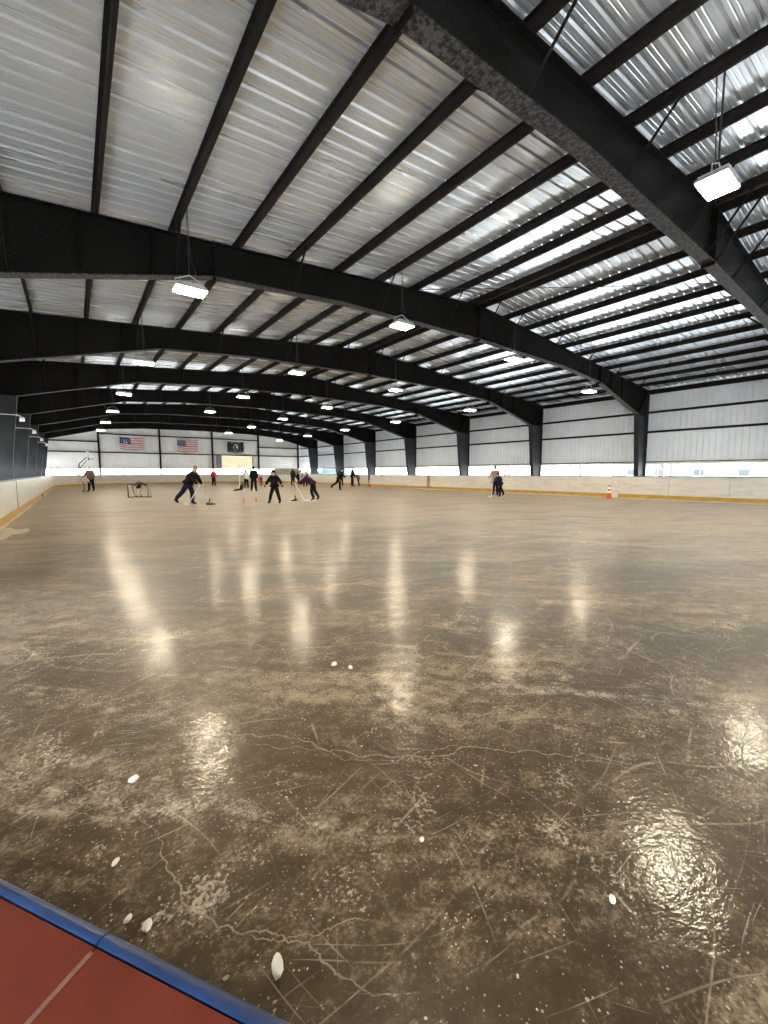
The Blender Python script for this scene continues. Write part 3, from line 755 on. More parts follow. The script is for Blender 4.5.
# ------------------------------------------------------------------ people
def skin_mesh(pts, edges, rad, root=0, sub=1):
    me = bpy.data.meshes.new('sk'); me.from_pydata([tuple(p) for p in pts], edges, [])
    o = bpy.data.objects.new('sk', me); COL.objects.link(o)
    o.modifiers.new('s', 'SKIN').use_smooth_shade = True
    for i, d in enumerate(me.skin_vertices[0].data):
        r_ = rad[i]; d.radius = r_ if isinstance(r_, tuple) else (r_, r_); d.use_root = (i == root)
    sb = o.modifiers.new('u', 'SUBSURF'); sb.levels = sub
    dg = bpy.context.evaluated_depsgraph_get()
    out = bpy.data.meshes.new_from_object(o.evaluated_get(dg)); bpy.data.objects.remove(o); bpy.data.meshes.remove(me)
    return out
def cloth(name, c): return mat('cloth_'+name, c, .85, var=.18, scale=14, bump=.25, spec=.12)
CL = dict(black=cloth('black', (.006,.006,.007)), navy=cloth('navy', (.009,.012,.026)), purple=cloth('purple', (.045,.014,.04)), red=cloth('red', (.42,.03,.03)),
          white=cloth('white', (.62,.61,.60)), olive=cloth('olive', (.028,.028,.018)), beige=cloth('beige', (.48,.40,.32)), brown=cloth('brown', (.12,.085,.07)),
          tan=cloth('tan', (.36,.25,.20)), grey=cloth('grey', (.12,.12,.12)), charcoal=cloth('charcoal', (.014,.014,.015)), khaki=cloth('khaki', (.22,.18,.12)))
HAIR = dict(blond=mat('hair_blond', (.42,.27,.13), .6, var=.3, scale=40), dark=mat('hair_dark', (.03,.02,.015), .6, var=.3, scale=40), brown=mat('hair_brown', (.10,.06,.035), .6, var=.3, scale=40))
def rotv(p, a): return Vector((math.sin(p)*math.cos(a), math.sin(a), -math.cos(p)*math.cos(a)))
def person(label, loc, face, H, top, legs, lean=4, head=0, hat=None, hair='brown', aL=(5,8,10), aR=(5,8,10), lL=(0,4,3), lR=(0,4,3), gloves=None, hood=False, bib=None, sit=False, zoff=0., hatbrim=False, turn=0):
    """angles in degrees; a*/l* = (forward swing, sideways, bend of elbow/knee)"""
    k = H/1.78; ro = empty('person', (0,0,0)); tag(ro, label, 'person', 'people on the ice', 'thing')
    T = Vector((math.sin(R(lean)), 0, math.cos(R(lean)))); F = Vector((math.cos(R(lean)), 0, -math.sin(R(lean))))
    pel = Vector((0, 0, 0)); sp1 = pel+T*.16; sp2 = pel+T*.32; ch = pel+T*.46; nk = pel+T*.54; hb = nk + Vector((math.sin(R(lean*.6)), 0, math.cos(R(lean*.6))))*.045
    hc = hb + Vector((math.sin(R(lean*.4+head)), 0, math.cos(R(lean*.4+head))))*.115 + F*.015
    J = {}
    for s, nm, a, l in ((1, 'L', aL, lL), (-1, 'R', aR, lR)):
        sh = ch + Vector((0, s*.185, 0)) + T*.03; d = rotv(R(a[0]+lean*.5), 0)
        up = Vector((math.sin(R(a[0]))*math.cos(R(a[1])), s*math.sin(R(a[1])), -math.cos(R(a[0]))*math.cos(R(a[1]))))
        fo = Vector((math.sin(R(a[0]+a[2]))*math.cos(R(a[1]*.7)), s*math.sin(R(a[1]*.7)), -math.cos(R(a[0]+a[2]))*math.cos(R(a[1]*.7))))
        el = sh+up*.29; wr = el+fo*.25; ha = wr+fo*.085
        hp = pel + Vector((0, s*.095, -.02))
        t1 = Vector((math.sin(R(l[0]))*math.cos(R(l[1])), s*math.sin(R(l[1])), -math.cos(R(l[0]))*math.cos(R(l[1]))))
        t2 = Vector((math.sin(R(l[0]-l[2]))*math.cos(R(l[1])), s*math.sin(R(l[1])), -math.cos(R(l[0]-l[2]))*math.cos(R(l[1]))))
        kn = hp+t1*.43; an = kn+t2*.42
        pitch = l[0]-l[2]
        fd = Vector((math.cos(R(pitch*.55)), s*.15, math.sin(R(pitch*.55)) if pitch < 0 else -0.0)).normalized()
        if pitch < -5: fd = Vector((math.cos(R(-pitch*.6)), s*.12, -math.sin(R(-pitch*.6)))).normalized()
        J[nm] = dict(sh=sh, el=el, wr=wr, ha=ha, fo=fo, hp=hp, kn=kn, an=an, fd=fd, s=s)
    # ---- body: one continuous surface
    V = [pel, sp1, sp2, ch, nk, hb]; Rr = [(.11, .09), (.10, .085), (.11, .09), (.10, .08), (.052, .05), (.05, .05)]; E = [(i, i+1) for i in range(5)]
    for nm in 'LR':
        j = J[nm]; b = len(V)
        V += [j['sh'], j['el'], j['wr'], j['ha']]; Rr += [.044, .036, .028, (.034, .02)]; E += [(3, b), (b, b+1), (b+1, b+2), (b+2, b+3)]
        b = len(V)
        toe = j['an'] + Vector((0, 0, 0))-j['fd'].cross(Vector((0, 1, 0)))*0 + j['fd']*.07 + Vector((0, 0, -.03))
        V += [j['hp'], j['kn'], j['an'], toe]; Rr += [.08, .05, .03, .022]; E += [(0, b), (b, b+1), (b+1, b+2), (b+2, b+3)]
    body = skin_mesh(V, E, Rr)
    bm = bmesh.new(); bm.from_mesh(body)
    hm = MB(); yr = Matrix.Rotation(R(turn), 3, 'Z') @ Matrix.Rotation(R(lean*.4+head), 3, 'Y')
    def headshape(q):
        x, y, z = q
        jaw = 1-.22*max(0, -z)**1.5
        return Vector((x*(1.0 if x < 0 else .96)*(1-.10*max(0, -z)) + .06*max(0, -z), y*jaw, z))
    hm.ball(hc, (.098, .078, .122), 16, 12, yr, headshape)
    hm.ball(hc + yr @ Vector((.097, 0, -.012)), (.020, .014, .024), 8, 6, yr)                       # nose
    for s in (-1, 1): hm.ball(hc + yr @ Vector((-.005, s*.078, -.005)), (.020, .010, .030), 8, 6, yr)  # ears
    hm.ball(hc + yr @ Vector((.084, 0, -.062)), (.012, .026, .007), 8, 5, yr)                       # lips
    for nm in 'LR':                                                                                  # five fingers each hand
        j = J[nm]; f = j['fo'].normalized(); sd = Vector((0, j['s'], 0)); sd = (sd - f*sd.dot(f)).normalized(); pn = f.cross(sd)*j['s']
        if pn.x > 0: pn = -pn
        ac = f.cross(pn).normalized()
        for q, ln in ((-.027, .06), (-.009, .072), (.009, .068), (.026, .052)):
            b0 = j['ha'] + ac*q + f*.0; b1 = b0 + f*ln*.5 + pn*-.008; b2 = b1 + (f*.7 - pn*-.7).normalized()*ln*.5
            hm.tube([b0-f*.02, b0, b1, b2], [.010, .010, .009, .006], 6)
        b0 = j['wr'] + f*.03; hm.tube([b0, b0 + ac*.036 + f*.03, b0 + ac*.042 + f*.062], [.013, .011, .008], 6)
    off_i = len(body.vertices)
    vs = [bm.verts.new(v) for v in hm.v]
    for f_ in hm.f:
        try: bm.faces.new([vs[i] for i in f_])
        except ValueError: pass
    bm.to_mesh(body); bm.free(); body.materials.clear(); body.materials.append(M['skin'])
    for p in body.polygons: p.use_smooth = True
    bo = link('body', body, ro)
    e = MB()
    for s in (-1, 1): e.ball(hc + yr @ Vector((.088, s*.032, .015)), (.008, .014, .008), 8, 6, yr)
    e.build('eyes', M['eye'], ro, True)
    # ---- jacket
    V = [pel-T*.08+Vector((0, 0, -.08)), pel+Vector((0, 0, -.02)), sp1, sp2, ch, nk-T*.02]; Rr = [.17, .205, .19, .195, .185, .10]; E = [(i, i+1) for i in range(5)]
    for nm in 'LR':
        j = J[nm]; b = len(V); V += [j['sh'], j['el'], j['wr']]; Rr += [.118, .090, .068]; E += [(4, b), (b, b+1), (b+1, b+2)]
    me = skin_mesh(V, E, Rr, 2); caps = MB()
    for nm in 'LR':
        j = J[nm]; caps.ball(j['sh']*.93 + ch*.07, (.105, .105, .10), 12, 9); caps.ball(j['el'], .072, 10, 8)
    bm = bmesh.new(); bm.from_mesh(me); vs = [bm.verts.new(v) for v in caps.v]
    for f_ in caps.f:
        try: bm.faces.new([vs[i] for i in f_])
        except ValueError: pass
    bmesh.ops.remove_doubles(bm, verts=vs, dist=1e-5); bmesh.ops.recalc_face_normals(bm, faces=bm.faces); bm.to_mesh(me); bm.free()
    for p_ in me.polygons: p_.use_smooth = True
    me.materials.clear(); me.materials.append(CL[top]); jk = link('jacket', me, ro)
    if bib: # contrast back/chest panel
        MB().ball(pel+T*.36, (.205, .19, .15), 12, 8).build('vest', CL[bib], ro, True)
    V = [pel, pel+T*.10]; Rr = [.15, .11]; E = [(0, 1)]
    for nm in 'LR':
        j = J[nm]; b = len(V); V += [j['hp']+Vector((0, 0, -.03)), j['kn'], j['an']+Vector((0, 0, .03))]; Rr += [.135, .102, .086]; E += [(0, b), (b, b+1), (b+1, b+2)]
    me = skin_mesh(V, E, Rr, 0); me.materials.clear(); me.materials.append(CL[legs]); link('trousers', me, ro)
    # ---- skates
    for nm in 'LR':
        j = J[nm]; an = j['an']; fd = j['fd']; sd = fd.cross(Vector((0, 0, 1))).normalized(); dn = fd.cross(sd).normalized()
        if dn.z > 0: dn = -dn
        bt = skin_mesh([an - dn*.08, an, an + dn*.05 - fd*.03, an + dn*.06 + fd*.08, an + dn*.065 + fd*.17], [(0, 1), (1, 2), (1, 3), (3, 4)], [.066, .066, .056, .056, .044], 1)
        bt.materials.clear(); bt.materials.append(CL['black']); sk = link('skate', bt, ro)
        b = MB(); p0 = an + dn*.085
        mat3 = Matrix((fd, sd, dn)).transposed()
        def Q(x, y, z): return p0 + mat3 @ Vector((x, y, z))
        b.hexa([Q(-.10, -.003, .035), Q(.20, -.003, .035), Q(.20, .003, .035), Q(-.10, .003, .035)], [Q(-.08, -.003, .01), Q(.21, -.003, .005), Q(.21, .003, .005), Q(-.08, .003, .01)])
        for x in (-.05, .13): b.hexa([Q(x-.02, -.01, .02), Q(x+.02, -.01, .02), Q(x+.02, .01, .02), Q(x-.02, .01, .02)], [Q(x-.03, -.02, -.01), Q(x+.03, -.02, -.01), Q(x+.03, .02, -.01), Q(x-.03, .02, -.01)])
        b.build('skate_blade', M['chrome'], sk)
    # ---- hair / hat
    hr = MB(); 
    hr.ball(hc + yr @ Vector((-.018, 0, .022)), (.103, .090, .118), 14, 10, yr, lambda q: Vector((q.x*(1. if q.x < .3 else .62), q.y, q.z if q.z > -.75 else q.z*1.15)))
    hair_o = hr.build('hair', HAIR[hair], ro, True)
    if hat:
        h_ = MB().ball(hc + yr @ Vector((-.006, 0, .062)), (.112, .096, .092), 14, 9, yr, lambda q: Vector((q.x, q.y, max(q.z, -.35))))
        if hatbrim: h_.hexa([hc + yr @ Vector(q) for q in ((.06, -.07, .055), (.19, -.05, .045), (.19, .05, .045), (.06, .07, .055))], [hc + yr @ Vector(q) for q in ((.06, -.07, .068), (.19, -.05, .058), (.19, .05, .058), (.06, .07, .068))])
        h_.build('hat', CL[hat], ro, True)
    if hood:
        MB().ball(nk + Vector((-.035, 0, .02)), (.12, .135, .095), 12, 8).build('hood', CL[top if hood is True else hood], ro, True)
    if gloves:
        for nm in 'LR':
            j = J[nm]; MB().ball(j['ha'] - j['fo']*.005, (.046, .046, .058), 10, 7, j['fo'].to_track_quat('Z', 'Y').to_matrix()).build('glove', CL[gloves], ro, True)
    # stand it on the ice
    lo = 9e9
    for c in bpy.data.objects:
        if c.parent == ro or (c.parent and c.parent.parent == ro):
            lo = min(lo, min(v.co.z for v in c.data.vertices))
    for c in list(bpy.data.objects):
        if c.parent == ro or (c.parent and c.parent.parent == ro):
            c.data.transform(Matrix.Scale(k, 4) @ Matrix.Translation((0, 0, -lo+.001)))
    ro.location = (loc[0], loc[1], zoff); ro.rotation_euler = (0, 0, R(face))
    W = Matrix.Translation((loc[0], loc[1], zoff)) @ Matrix.Rotation(R(face), 4, 'Z') @ Matrix.Scale(k, 4) @ Matrix.Translation((0, 0, -lo+.001))
    return {nm: W @ (J[nm]['ha'] + J[nm]['fo']*.03) for nm in 'LR'}
RIGHT, LEFT, TOWARD, AWAY = -37, 143, 233, 53
def at_dir(p, ang, d, z=None): return Vector((p[0]+math.cos(R(ang))*d, p[1]+math.sin(R(ang))*d, p[2] if z is None else z))
def scraper(hand, foot, label):
    """long handled ice scraper: from the hands down to a wide blade lying on the ice"""
    hand = Vector(hand); foot = Vector(foot); ro = empty('ice_scraper', (foot.x, foot.y, 0)); tag(ro, label, 'ice scraper', None, 'thing')
    d = (foot-hand).normalized(); L = lambda p: Vector(p)-Vector((foot.x, foot.y, 0))
    MB().tube([L(hand-d*.25), L(foot+Vector((0, 0, .05)))], .017, 8).build('handle', M['wood'], ro)
    h2 = Vector((d.x, d.y, 0)).normalized(); s = Vector((-h2.y, h2.x, 0))
    b = MB(); w_ = .23
    q = [Vector((0, 0, .003))+h2*.12+s*w_, Vector((0, 0, .003))+h2*.12-s*w_, Vector((0, 0, .003))-h2*.10-s*w_, Vector((0, 0, .003))-h2*.10+s*w_]
    b.hexa(q, [q[0]+Vector((0,0,.02)), q[1]+Vector((0,0,.02)), q[2]+Vector((0,0,.10)), q[3]+Vector((0,0,.10))]).tube([Vector((0, 0, .09))-h2*.05, Vector((0,0,.16))-d*.12], .026, 8)
    b.build('blade', M['rubber'], ro); return ro
def stick(hand, foot, label, toe):
    hand = Vector(hand); foot = Vector(foot); ro = empty('hockey_stick', (foot.x, foot.y, 0)); tag(ro, label, 'hockey stick', None, 'thing')
    L = lambda p: Vector(p)-Vector((foot.x, foot.y, 0)); d = (foot-hand).normalized()
    MB().tube([L(hand-d*.12), L(foot+Vector((0, 0, .05)))], .014, 6).build('shaft', M['white'], ro)
    t = Vector((math.cos(R(toe)), math.sin(R(toe)), 0)); s = Vector((-t.y, t.x, 0))*.010; z = Vector((0, 0, 1))
    MB().hexa([-t*.03-s+z*.002, t*.20-s*2+z*.002, t*.20+s*.2+z*.002, -t*.03+s+z*.002], [-t*.03-s+z*.085, t*.20-s*2+z*.07, t*.20+s*.2+z*.07, -t*.03+s+z*.085]).build('stick_blade', M['white'], ro)
    return ro

P_broom = Vector((3.90, 19.15, 0))
h = person('tall person in a black coat and beige cap striding and pushing a scraper', P_broom, RIGHT, 1.74, 'black', 'navy', lean=34, head=-6, hat='khaki', hair='blond', hatbrim=True,
           aL=(22, 6, 14), aR=(18, 4, 18), lL=(15, 6, 20), lR=(-27, 8, 14), hood='khaki')
hm_ = (h['L']+h['R'])/2
scraper(h['L'], at_dir(h['L'], RIGHT, .26, .0), 'ice scraper with a dark blade pushed by the tall person in black')
stick(h['R'], at_dir(h['R'], LEFT, .5, 0.), 'white hockey stick trailing from the hand of the tall person in a black coat', LEFT+12)
person('young skater in black with a brimmed hat gliding with both arms spread', (7.21, 17.75), 215, 1.47, 'black', 'black', lean=6, hat='charcoal', hatbrim=True, hair='dark',
       aL=(4, 44, 8), aR=(4, 40, 8), lL=(2, 15, 4), lR=(6, 15, 8), gloves='black', turn=-25)
h = person('blond person in a purple jacket bending over a scraper', (9.35, 18.15), LEFT, 1.56, 'purple', 'black', lean=56, head=-20, hair='blond',
           aL=(52, 4, 14), aR=(44, 6, 10), lL=(12, 5, 30), lR=(-8, 8, 22), hood=True)
scraper(h['R'], at_dir(h['R'], LEFT, .20, 0.), 'ice scraper with a dark blade pushed by the person in purple')
stick(h['L'], at_dir(h['L'], RIGHT, .45, 0.), 'white hockey stick trailing beside the person in purple', RIGHT+10)
person('adult in a brown jacket and pale hat skating behind a child in beige', (.98, 37.2), TOWARD+8, 1.80, 'brown', 'black', lean=8, hat='beige', hair='brown', aL=(14, 22, 20), aR=(14, 22, 20), gloves='black')
person('small child in a beige snowsuit held up by an adult', (.60, 36.5), TOWARD, 1.18, 'beige', 'beige', lean=4, hat='beige', hair='blond', aL=(10, 55, 10), aR=(10, 50, 10), lL=(4, 8, 6), lR=(-2, 8, 6))
person('small child in a black vest standing inside the little goal frame', (2.88, 26.75), AWAY+10, 1.0, 'charcoal', 'beige', lean=26, hair='blond', bib='black', aL=(30, 60, 10), aR=(40, 50, 10), lL=(0, 6, 8), lR=(6, 6, 8))
person('person in a red jacket and black trousers by the far boards', (11.64, 44.93), RIGHT-30, 1.70, 'red', 'black', hair='dark', aL=(20, 12, 20), aR=(4, 26, 5), hat=None)
person('dark clad child sitting on the ice with legs out', (9.85, 30.6), LEFT, 1.02, 'charcoal', 'black', lean=-8, hair='dark', aL=(-18, 12, 5), aR=(20, 8, 20), lL=(84, 6, 4), lR=(80, 8, 4), sit=True)
person('slim person in a white jacket and black trousers beside the white pole', (12.06, 36.04), LEFT-40, 1.66, 'white', 'black', lean=7, hair='dark', hood='black', aL=(12, 8, 40), aR=(16, 8, 30))
person('person in a long black coat standing with back turned near the flag wall', (10.58, 29.98), AWAY, 1.80, 'black', 'black', lean=1, hair='dark', hat='black', aL=(4, 9, 8), aR=(4, 9, 8), lL=(2, 5, 2), lR=(-2, 5, 2))
person('small child dressed all in red by the far boards', (15.49, 41.77), TOWARD, 1.08, 'red', 'red', hair='dark', hat='red', aL=(6, 18, 8), aR=(6, 18, 8), gloves='black')
person('person in an olive coat standing in front of the tan trailer', (18.09, 39.63), AWAY-20, 1.74, 'olive', 'olive', lean=3, hair='dark', hood=True, hat='olive', aL=(10, 14, 30), aR=(6, 12, 10))
person('short person in black turned aside, between the olive coat and a darker neighbour', (17.25, 36.53), LEFT, 1.45, 'black', 'black', lean=8, hair='dark', hat='black', aL=(14, 8, 30), aR=(6, 8, 20))
person('person in navy with a white badge on the chest beside two others near the trailer', (17.75, 36.1), TOWARD, 1.58, 'navy', 'black', lean=8, hair='dark', hat='grey', aL=(18, 26, 20), aR=(12, 20, 20), bib='white')
person('skater in black mid stride with one leg kicked back', (15.92, 26.73), RIGHT, 1.70, 'black', 'black', lean=20, hair='dark', hat='black', aL=(30, 8, 30), aR=(-18, 10, 20), lL=(10, 4, 14), lR=(-32, 5, 26))
person('person in black standing by the boards just behind the striding skater', (22.0, 36.5), TOWARD+20, 1.74, 'black', 'charcoal', lean=2, hair='brown', aL=(6, 8, 8), aR=(20, 34, 20))
person('tall person in black facing a child by the boards near the blue line', (22.1, 34.5), RIGHT-20, 1.80, 'black', 'black', lean=5, hair='dark', hood=True, aL=(16, 8, 30), aR=(10, 10, 20))
person('child in dark brown leaning with one arm out by the boards near the blue line', (22.45, 33.95), LEFT+30, 1.42, 'brown', 'charcoal', lean=24, hair='dark', hat='charcoal', aL=(20, 62, 10), aR=(30, 14, 10), lL=(10, 6, 20), lR=(-12, 8, 10))
person('adult in a tan jacket and grey cap skating close behind a child in navy', (19.95, 15.45), 195, 1.72, 'tan', 'black', lean=6, hat='grey', hair='brown', hatbrim=True, aL=(22, 14, 25), aR=(26, 12, 20), lL=(8, 5, 8), lR=(-6, 6, 6))
h = person('child in navy and black leaning forward with a white stick, in front of an adult', (19.3, 14.6), LEFT+10, 1.36, 'navy', 'black', lean=20, hair='dark', hat='black', aL=(46, 10, 30), aR=(40, 8, 20), lL=(14, 6, 16), lR=(-22, 8, 12), gloves='black')
stick(h['L'], at_dir(h['L'], LEFT, .05, 0.), 'white hockey stick held upright by the child in navy', LEFT)

# ------------------------------------------------------------------ little goal frame
g = empty('goal_frame', (2.83, 26.6, 0), R(-37+4)); tag(g, 'small black pipe goal frame standing on the ice around a child', 'goal frame', None, 'thing')
gw, gh, gd = .54, .76, .55
MB().tube([(-gw, 0, .022), (-gw, 0, gh), (gw, 0, gh), (gw, 0, .022)], .034, 8).build('front_frame', M['pipeblack'], g)
MB().tube([(-gw, 0, .022), (-gw+.1, gd, .022), (gw-.1, gd, .022), (gw, 0, .022)], .028, 8).build('base_rail', M['pipeblack'], g)
MB().tube([(-gw, 0, gh), (-gw+.08, .2, gh-.02), (-gw+.1, gd, .03)], .014, 6).tube([(gw, 0, gh), (gw-.08, .2, gh-.02), (gw-.1, gd, .03)], .014, 6).build('back_stay', M['pipeblack'], g)
nt = MB()
for s in (-1, 1):
    for i in range(1, 9):
        z = gh*i/9; e_ = gd*(1-i/9)*.95+.1*(i/9); nt.tube([(s*gw, 0, z), (s*(gw-.09), e_, z*.98)], .004, 4)
    for i in range(1, 5):
        q = i/5; nt.tube([(s*(gw-.09*q), gd*q, .03), (s*(gw-.07*q), .2*q, gh-.02)], .004, 4)
nt.build('side_net', M['net'], g)

# ------------------------------------------------------------------ traffic cones
def cone(label, loc, H, bands=True):
    ro = empty('traffic_cone', (*loc, 0)); tag(ro, label, 'traffic cone', None, 'thing'); k = H/.71
    bw = .18*k
    MB().prism([(-bw, -bw*.8), (-bw*.8, -bw), (bw*.8, -bw), (bw, -bw*.8), (bw, bw*.8), (bw*.8, bw), (-bw*.8, bw), (-bw, bw*.8)], 'z', .001, .03*k).build('base', M['orange'], ro)
    MB().lathe([(.128*k, .028*k), (.118*k, .06*k), (.028*k, .70*k), (.022*k, .71*k)], 20).build('cone_body', M['orange'], ro, True)
    if bands:
        rr = lambda z: .118+(.028-.118)*(z-.06)/(.64)
        for z0, z1 in ((.30, .40), (.50, .60)): MB().lathe([((rr(z0)+.002)*k, z0*k), ((rr(z1)+.002)*k, z1*k)], 20).build('white_band', M['reflect'], ro, True)
        MB().lathe([(.031*k, .68*k), (.027*k, .715*k)], 14).build('dark_cap', M['rubber'], ro, True)
cone('tall orange traffic cone with white bands by the gap in the yellow kick plate', (22.55, 10.1), .72)
cone('orange traffic cone beside the blue line on the boards', (23.0, 32.8), .74)
cone('short orange training cone, the one farther from the skater in the brimmed hat', (6.19, 18.93), .26, False)
cone('short orange training cone, the one closer to the skater in the brimmed hat', (6.98, 19.55), .26, False)
cone('short orange training cone by the feet of the striding skater', (20.49, 32.24), .3, False)

# white pole at the far end
wp = empty('white_pole', (12.75, 40.0, 0)); tag(wp, 'thin white pole standing on the ice in front of the bright cream wall panel', 'pole', None, 'thing')
MB().tube([(0, 0, .03), (0, 0, 2.2)], .05, 10).build('pole', M['white'], wp); MB().lathe([(.28, .001), (.28, .04), (.08, .06)], 18).build('base', M['white'], wp)

# ------------------------------------------------------------------ things outside and behind the boards
def car(label, loc, rz, paint, prof, glassprof, Wd, wheels, name='car'):
    ro = empty(name, (*loc, GZ), R(rz)); tag(ro, label, 'vehicle', None, 'thing'); hw = Wd/2
    b = MB(); n = len(prof)
    for s in (1,):
        lo = [(x, -hw if z < 1.05 else -hw+.12*(z-1.05)/.6, z) for x, z in prof]; hi = [(x, -y, z) for x, y, z in lo]
        b.add(lo+hi, [tuple(range(n)), tuple(range(n, 2*n))] + [(i, (i+1) % n, (i+1) % n+n, i+n) for i in range(n)])
    b.build('car_body', paint, ro)
    for poly in glassprof:
        for s in (-1, 1):
            gm = MB(); yy = [s*(hw-.12*max(0, z-1.05)/.6+.006) for x, z in poly]
            gm.add([(x, y, z) for (x, z), y in zip(poly, yy)] + [(x, y-s*.02, z) for (x, z), y in zip(poly, yy)], [tuple(range(len(poly)))] + [(i, (i+1) % len(poly), (i+1) % len(poly)+len(poly), i+len(poly)) for i in range(len(poly))]).build('window', M['glass'], ro)
    for x in wheels:
        for s in (-1, 1):
            wv = MB().tube([(x, s*(hw-.2), .34), (x, s*(hw+.01), .34)], .34, 18).build('wheel', M['rubber'], ro)
            MB().tube([(x, s*(hw-.02), .34), (x, s*(hw+.02), .34)], .2, 12).build('hubcap', M['lampgrey'], wv)
    MB().box(prof[0][0]-.06, prof[0][0]+.05, -hw+.05, hw-.05, .4, .62).box(max(p[0] for p in prof)-.05, max(p[0] for p in prof)+.06, -hw+.05, hw-.05, .4, .62).build('bumper', M['rubber'], ro)
    return ro
GZ = -.12
SUVP = [(-2.2, .35), (-2.25, .9), (-2.1, 1.7), (-1.8, 1.85), (.4, 1.85), (1.1, 1.15), (2.1, 1.0), (2.25, .8), (2.25, .35)]
SUVG = [[(-1.95, 1.15), (-1.9, 1.68), (-.85, 1.72), (-.85, 1.15)], [(-.75, 1.15), (-.75, 1.72), (.33, 1.72), (.85, 1.15)]]
VANP = [(-2.6, .35), (-2.65, .9), (-2.55, 2.25), (-2.3, 2.4), (1.1, 2.4), (1.9, 1.4), (2.6, 1.2), (2.75, .9), (2.75, .35)]
VANG = [[(.2, 1.35), (.2, 2.1), (1.1, 2.1), (1.65, 1.35)], [(-1.2, 1.35), (-1.2, 2.1), (.05, 2.1), (.05, 1.35)]]
car('teal van parked outside beyond the tapered columns', (34.5, 60.5), 150, M['teal'], VANP, VANG, 1.95, (-1.7, 1.75), 'van')
car('dark car parked outside past the far corner of the long wall', (36.5, 73.), 160, M['darkpaint'], SUVP, SUVG, 1.85, (-1.4, 1.4))
car('white van parked outside past the end of the column row', (-6.5, 67.), 20, M['white'], VANP, VANG, 1.95, (-1.7, 1.75), 'van')
# tan covered trailer behind the corner boards
tr = empty('covered_trailer', (25.6, 58.2, -.012), R(-37)); tag(tr, 'long low trailer under a tan cover behind the far corner boards', 'trailer', None, 'thing')
MB().prism([(-2.2, .75), (-2.25, 1.45), (-2.0, 1.82), (-.6, 2.02), (1.2, 1.98), (2.1, 1.80), (2.25, 1.45), (2.2, .75)], 'y', -.85, .85).build('cover', M['tan'], tr)
MB().box(-2.1, 2.1, -.8, .8, .55, .76).box(2.1, 3.0, -.06, .06, .56, .68).build('trailer_bed', M['darkpaint'], tr)
MB().box(2.23, 2.29, -.7, .7, .8, 1.85).build('end_board', M['darkpaint'], tr)
for x in (-.5, .5):
    for s in (-1, 1): MB().tube([(x, s*.82, .3), (x, s*1.0, .3)], .3, 16).build('wheel', M['rubber'], tr)
MB().tube([(2.9, 0, .003), (2.9, 0, .6)], .04, 8).build('jack', M['galv'], tr)
# basketball hoop
bh = empty('basketball_hoop', (1.1, 60.5, -.012), R(-10)); tag(bh, 'portable basketball hoop with a white backboard behind the far corner boards', 'basketball hoop', None, 'thing')
MB().box(-1.0, .15, -.5, .5, .0, .22).build('base', M['rubber'], bh)
MB().tube([(-.8, 0, .2), (-.5, 0, 2.5)], .06, 8).tube([(-.5, 0, 2.5), (.35, 0, 3.35)], .05, 8).tube([(-.6, 0, 1.8), (.35, 0, 3.0)], .04, 8).build('post', M['pipeblack'], bh)
MB().box(.36, .41, -.9, .9, 2.85, 3.9).build('backboard', M['white'], bh)
MB().tube([(.45+.24+.23*math.cos(2*math.pi*k/16), .23*math.sin(2*math.pi*k/16), 3.05) for k in range(17)], .03, 6).box(.30, .48, -.2, .2, 2.9, 3.15).build('rim', M['pipeblack'], bh)
nm_ = MB()
for k in range(12):
    a = 2*math.pi*k/12; b_ = a+.26; nm_.tube([(.69+.23*math.cos(a), .23*math.sin(a), 3.05), (.69+.13*math.cos(b_), .13*math.sin(b_), 2.62)], .006, 4)
nm_.build('hoop_net', M['net'], bh)
# pale blue house beyond the long wall
bhs = empty('pale_blue_house', (72., 20., GZ)); tag(bhs, 'pale blue house far outside beyond the long wall', 'building', None, 'thing')
MB().box(0, 8, -12, 12, 0, 3.0).build('siding', M['bluehouse'], bhs)
MB().prism([(-.5, 2.9), (4, 5.2), (8.5, 2.9)], 'y', -12.4, 12.4).build('roof', M['white'], bhs)
for y in (-9, -5, 0, 5, 9):
    f = MB().box(-.06, .0, y-.7, y+.7, .9, 2.2).build('window', M['white'], bhs); MB().box(-.08, -.05, y-.6, y+.6, 1.0, 2.1).build('pane', M['glass'], f)
# wire fence along the lot
M['fgalv'] = mat('dull_fence_steel', (.09,.09,.095), .6)
fe = empty('wire_fence', (40., 0, GZ)); tag(fe, 'wire fence along the snowy lot outside the long wall', 'fence', None, 'thing')
for i in range(22): MB().tube([(0, -4+3.0*i, 0), (0, -4+3.0*i, 1.75)], .035, 6).build('fence_post', M['fgalv'], fe)
MB().tube([(0, -4, 1.72), (0, 59, 1.72)], .025, 6).tube([(0, -4, 1.0), (0, 59, 1.0)], .012, 6).build('rail', M['fgalv'], fe)
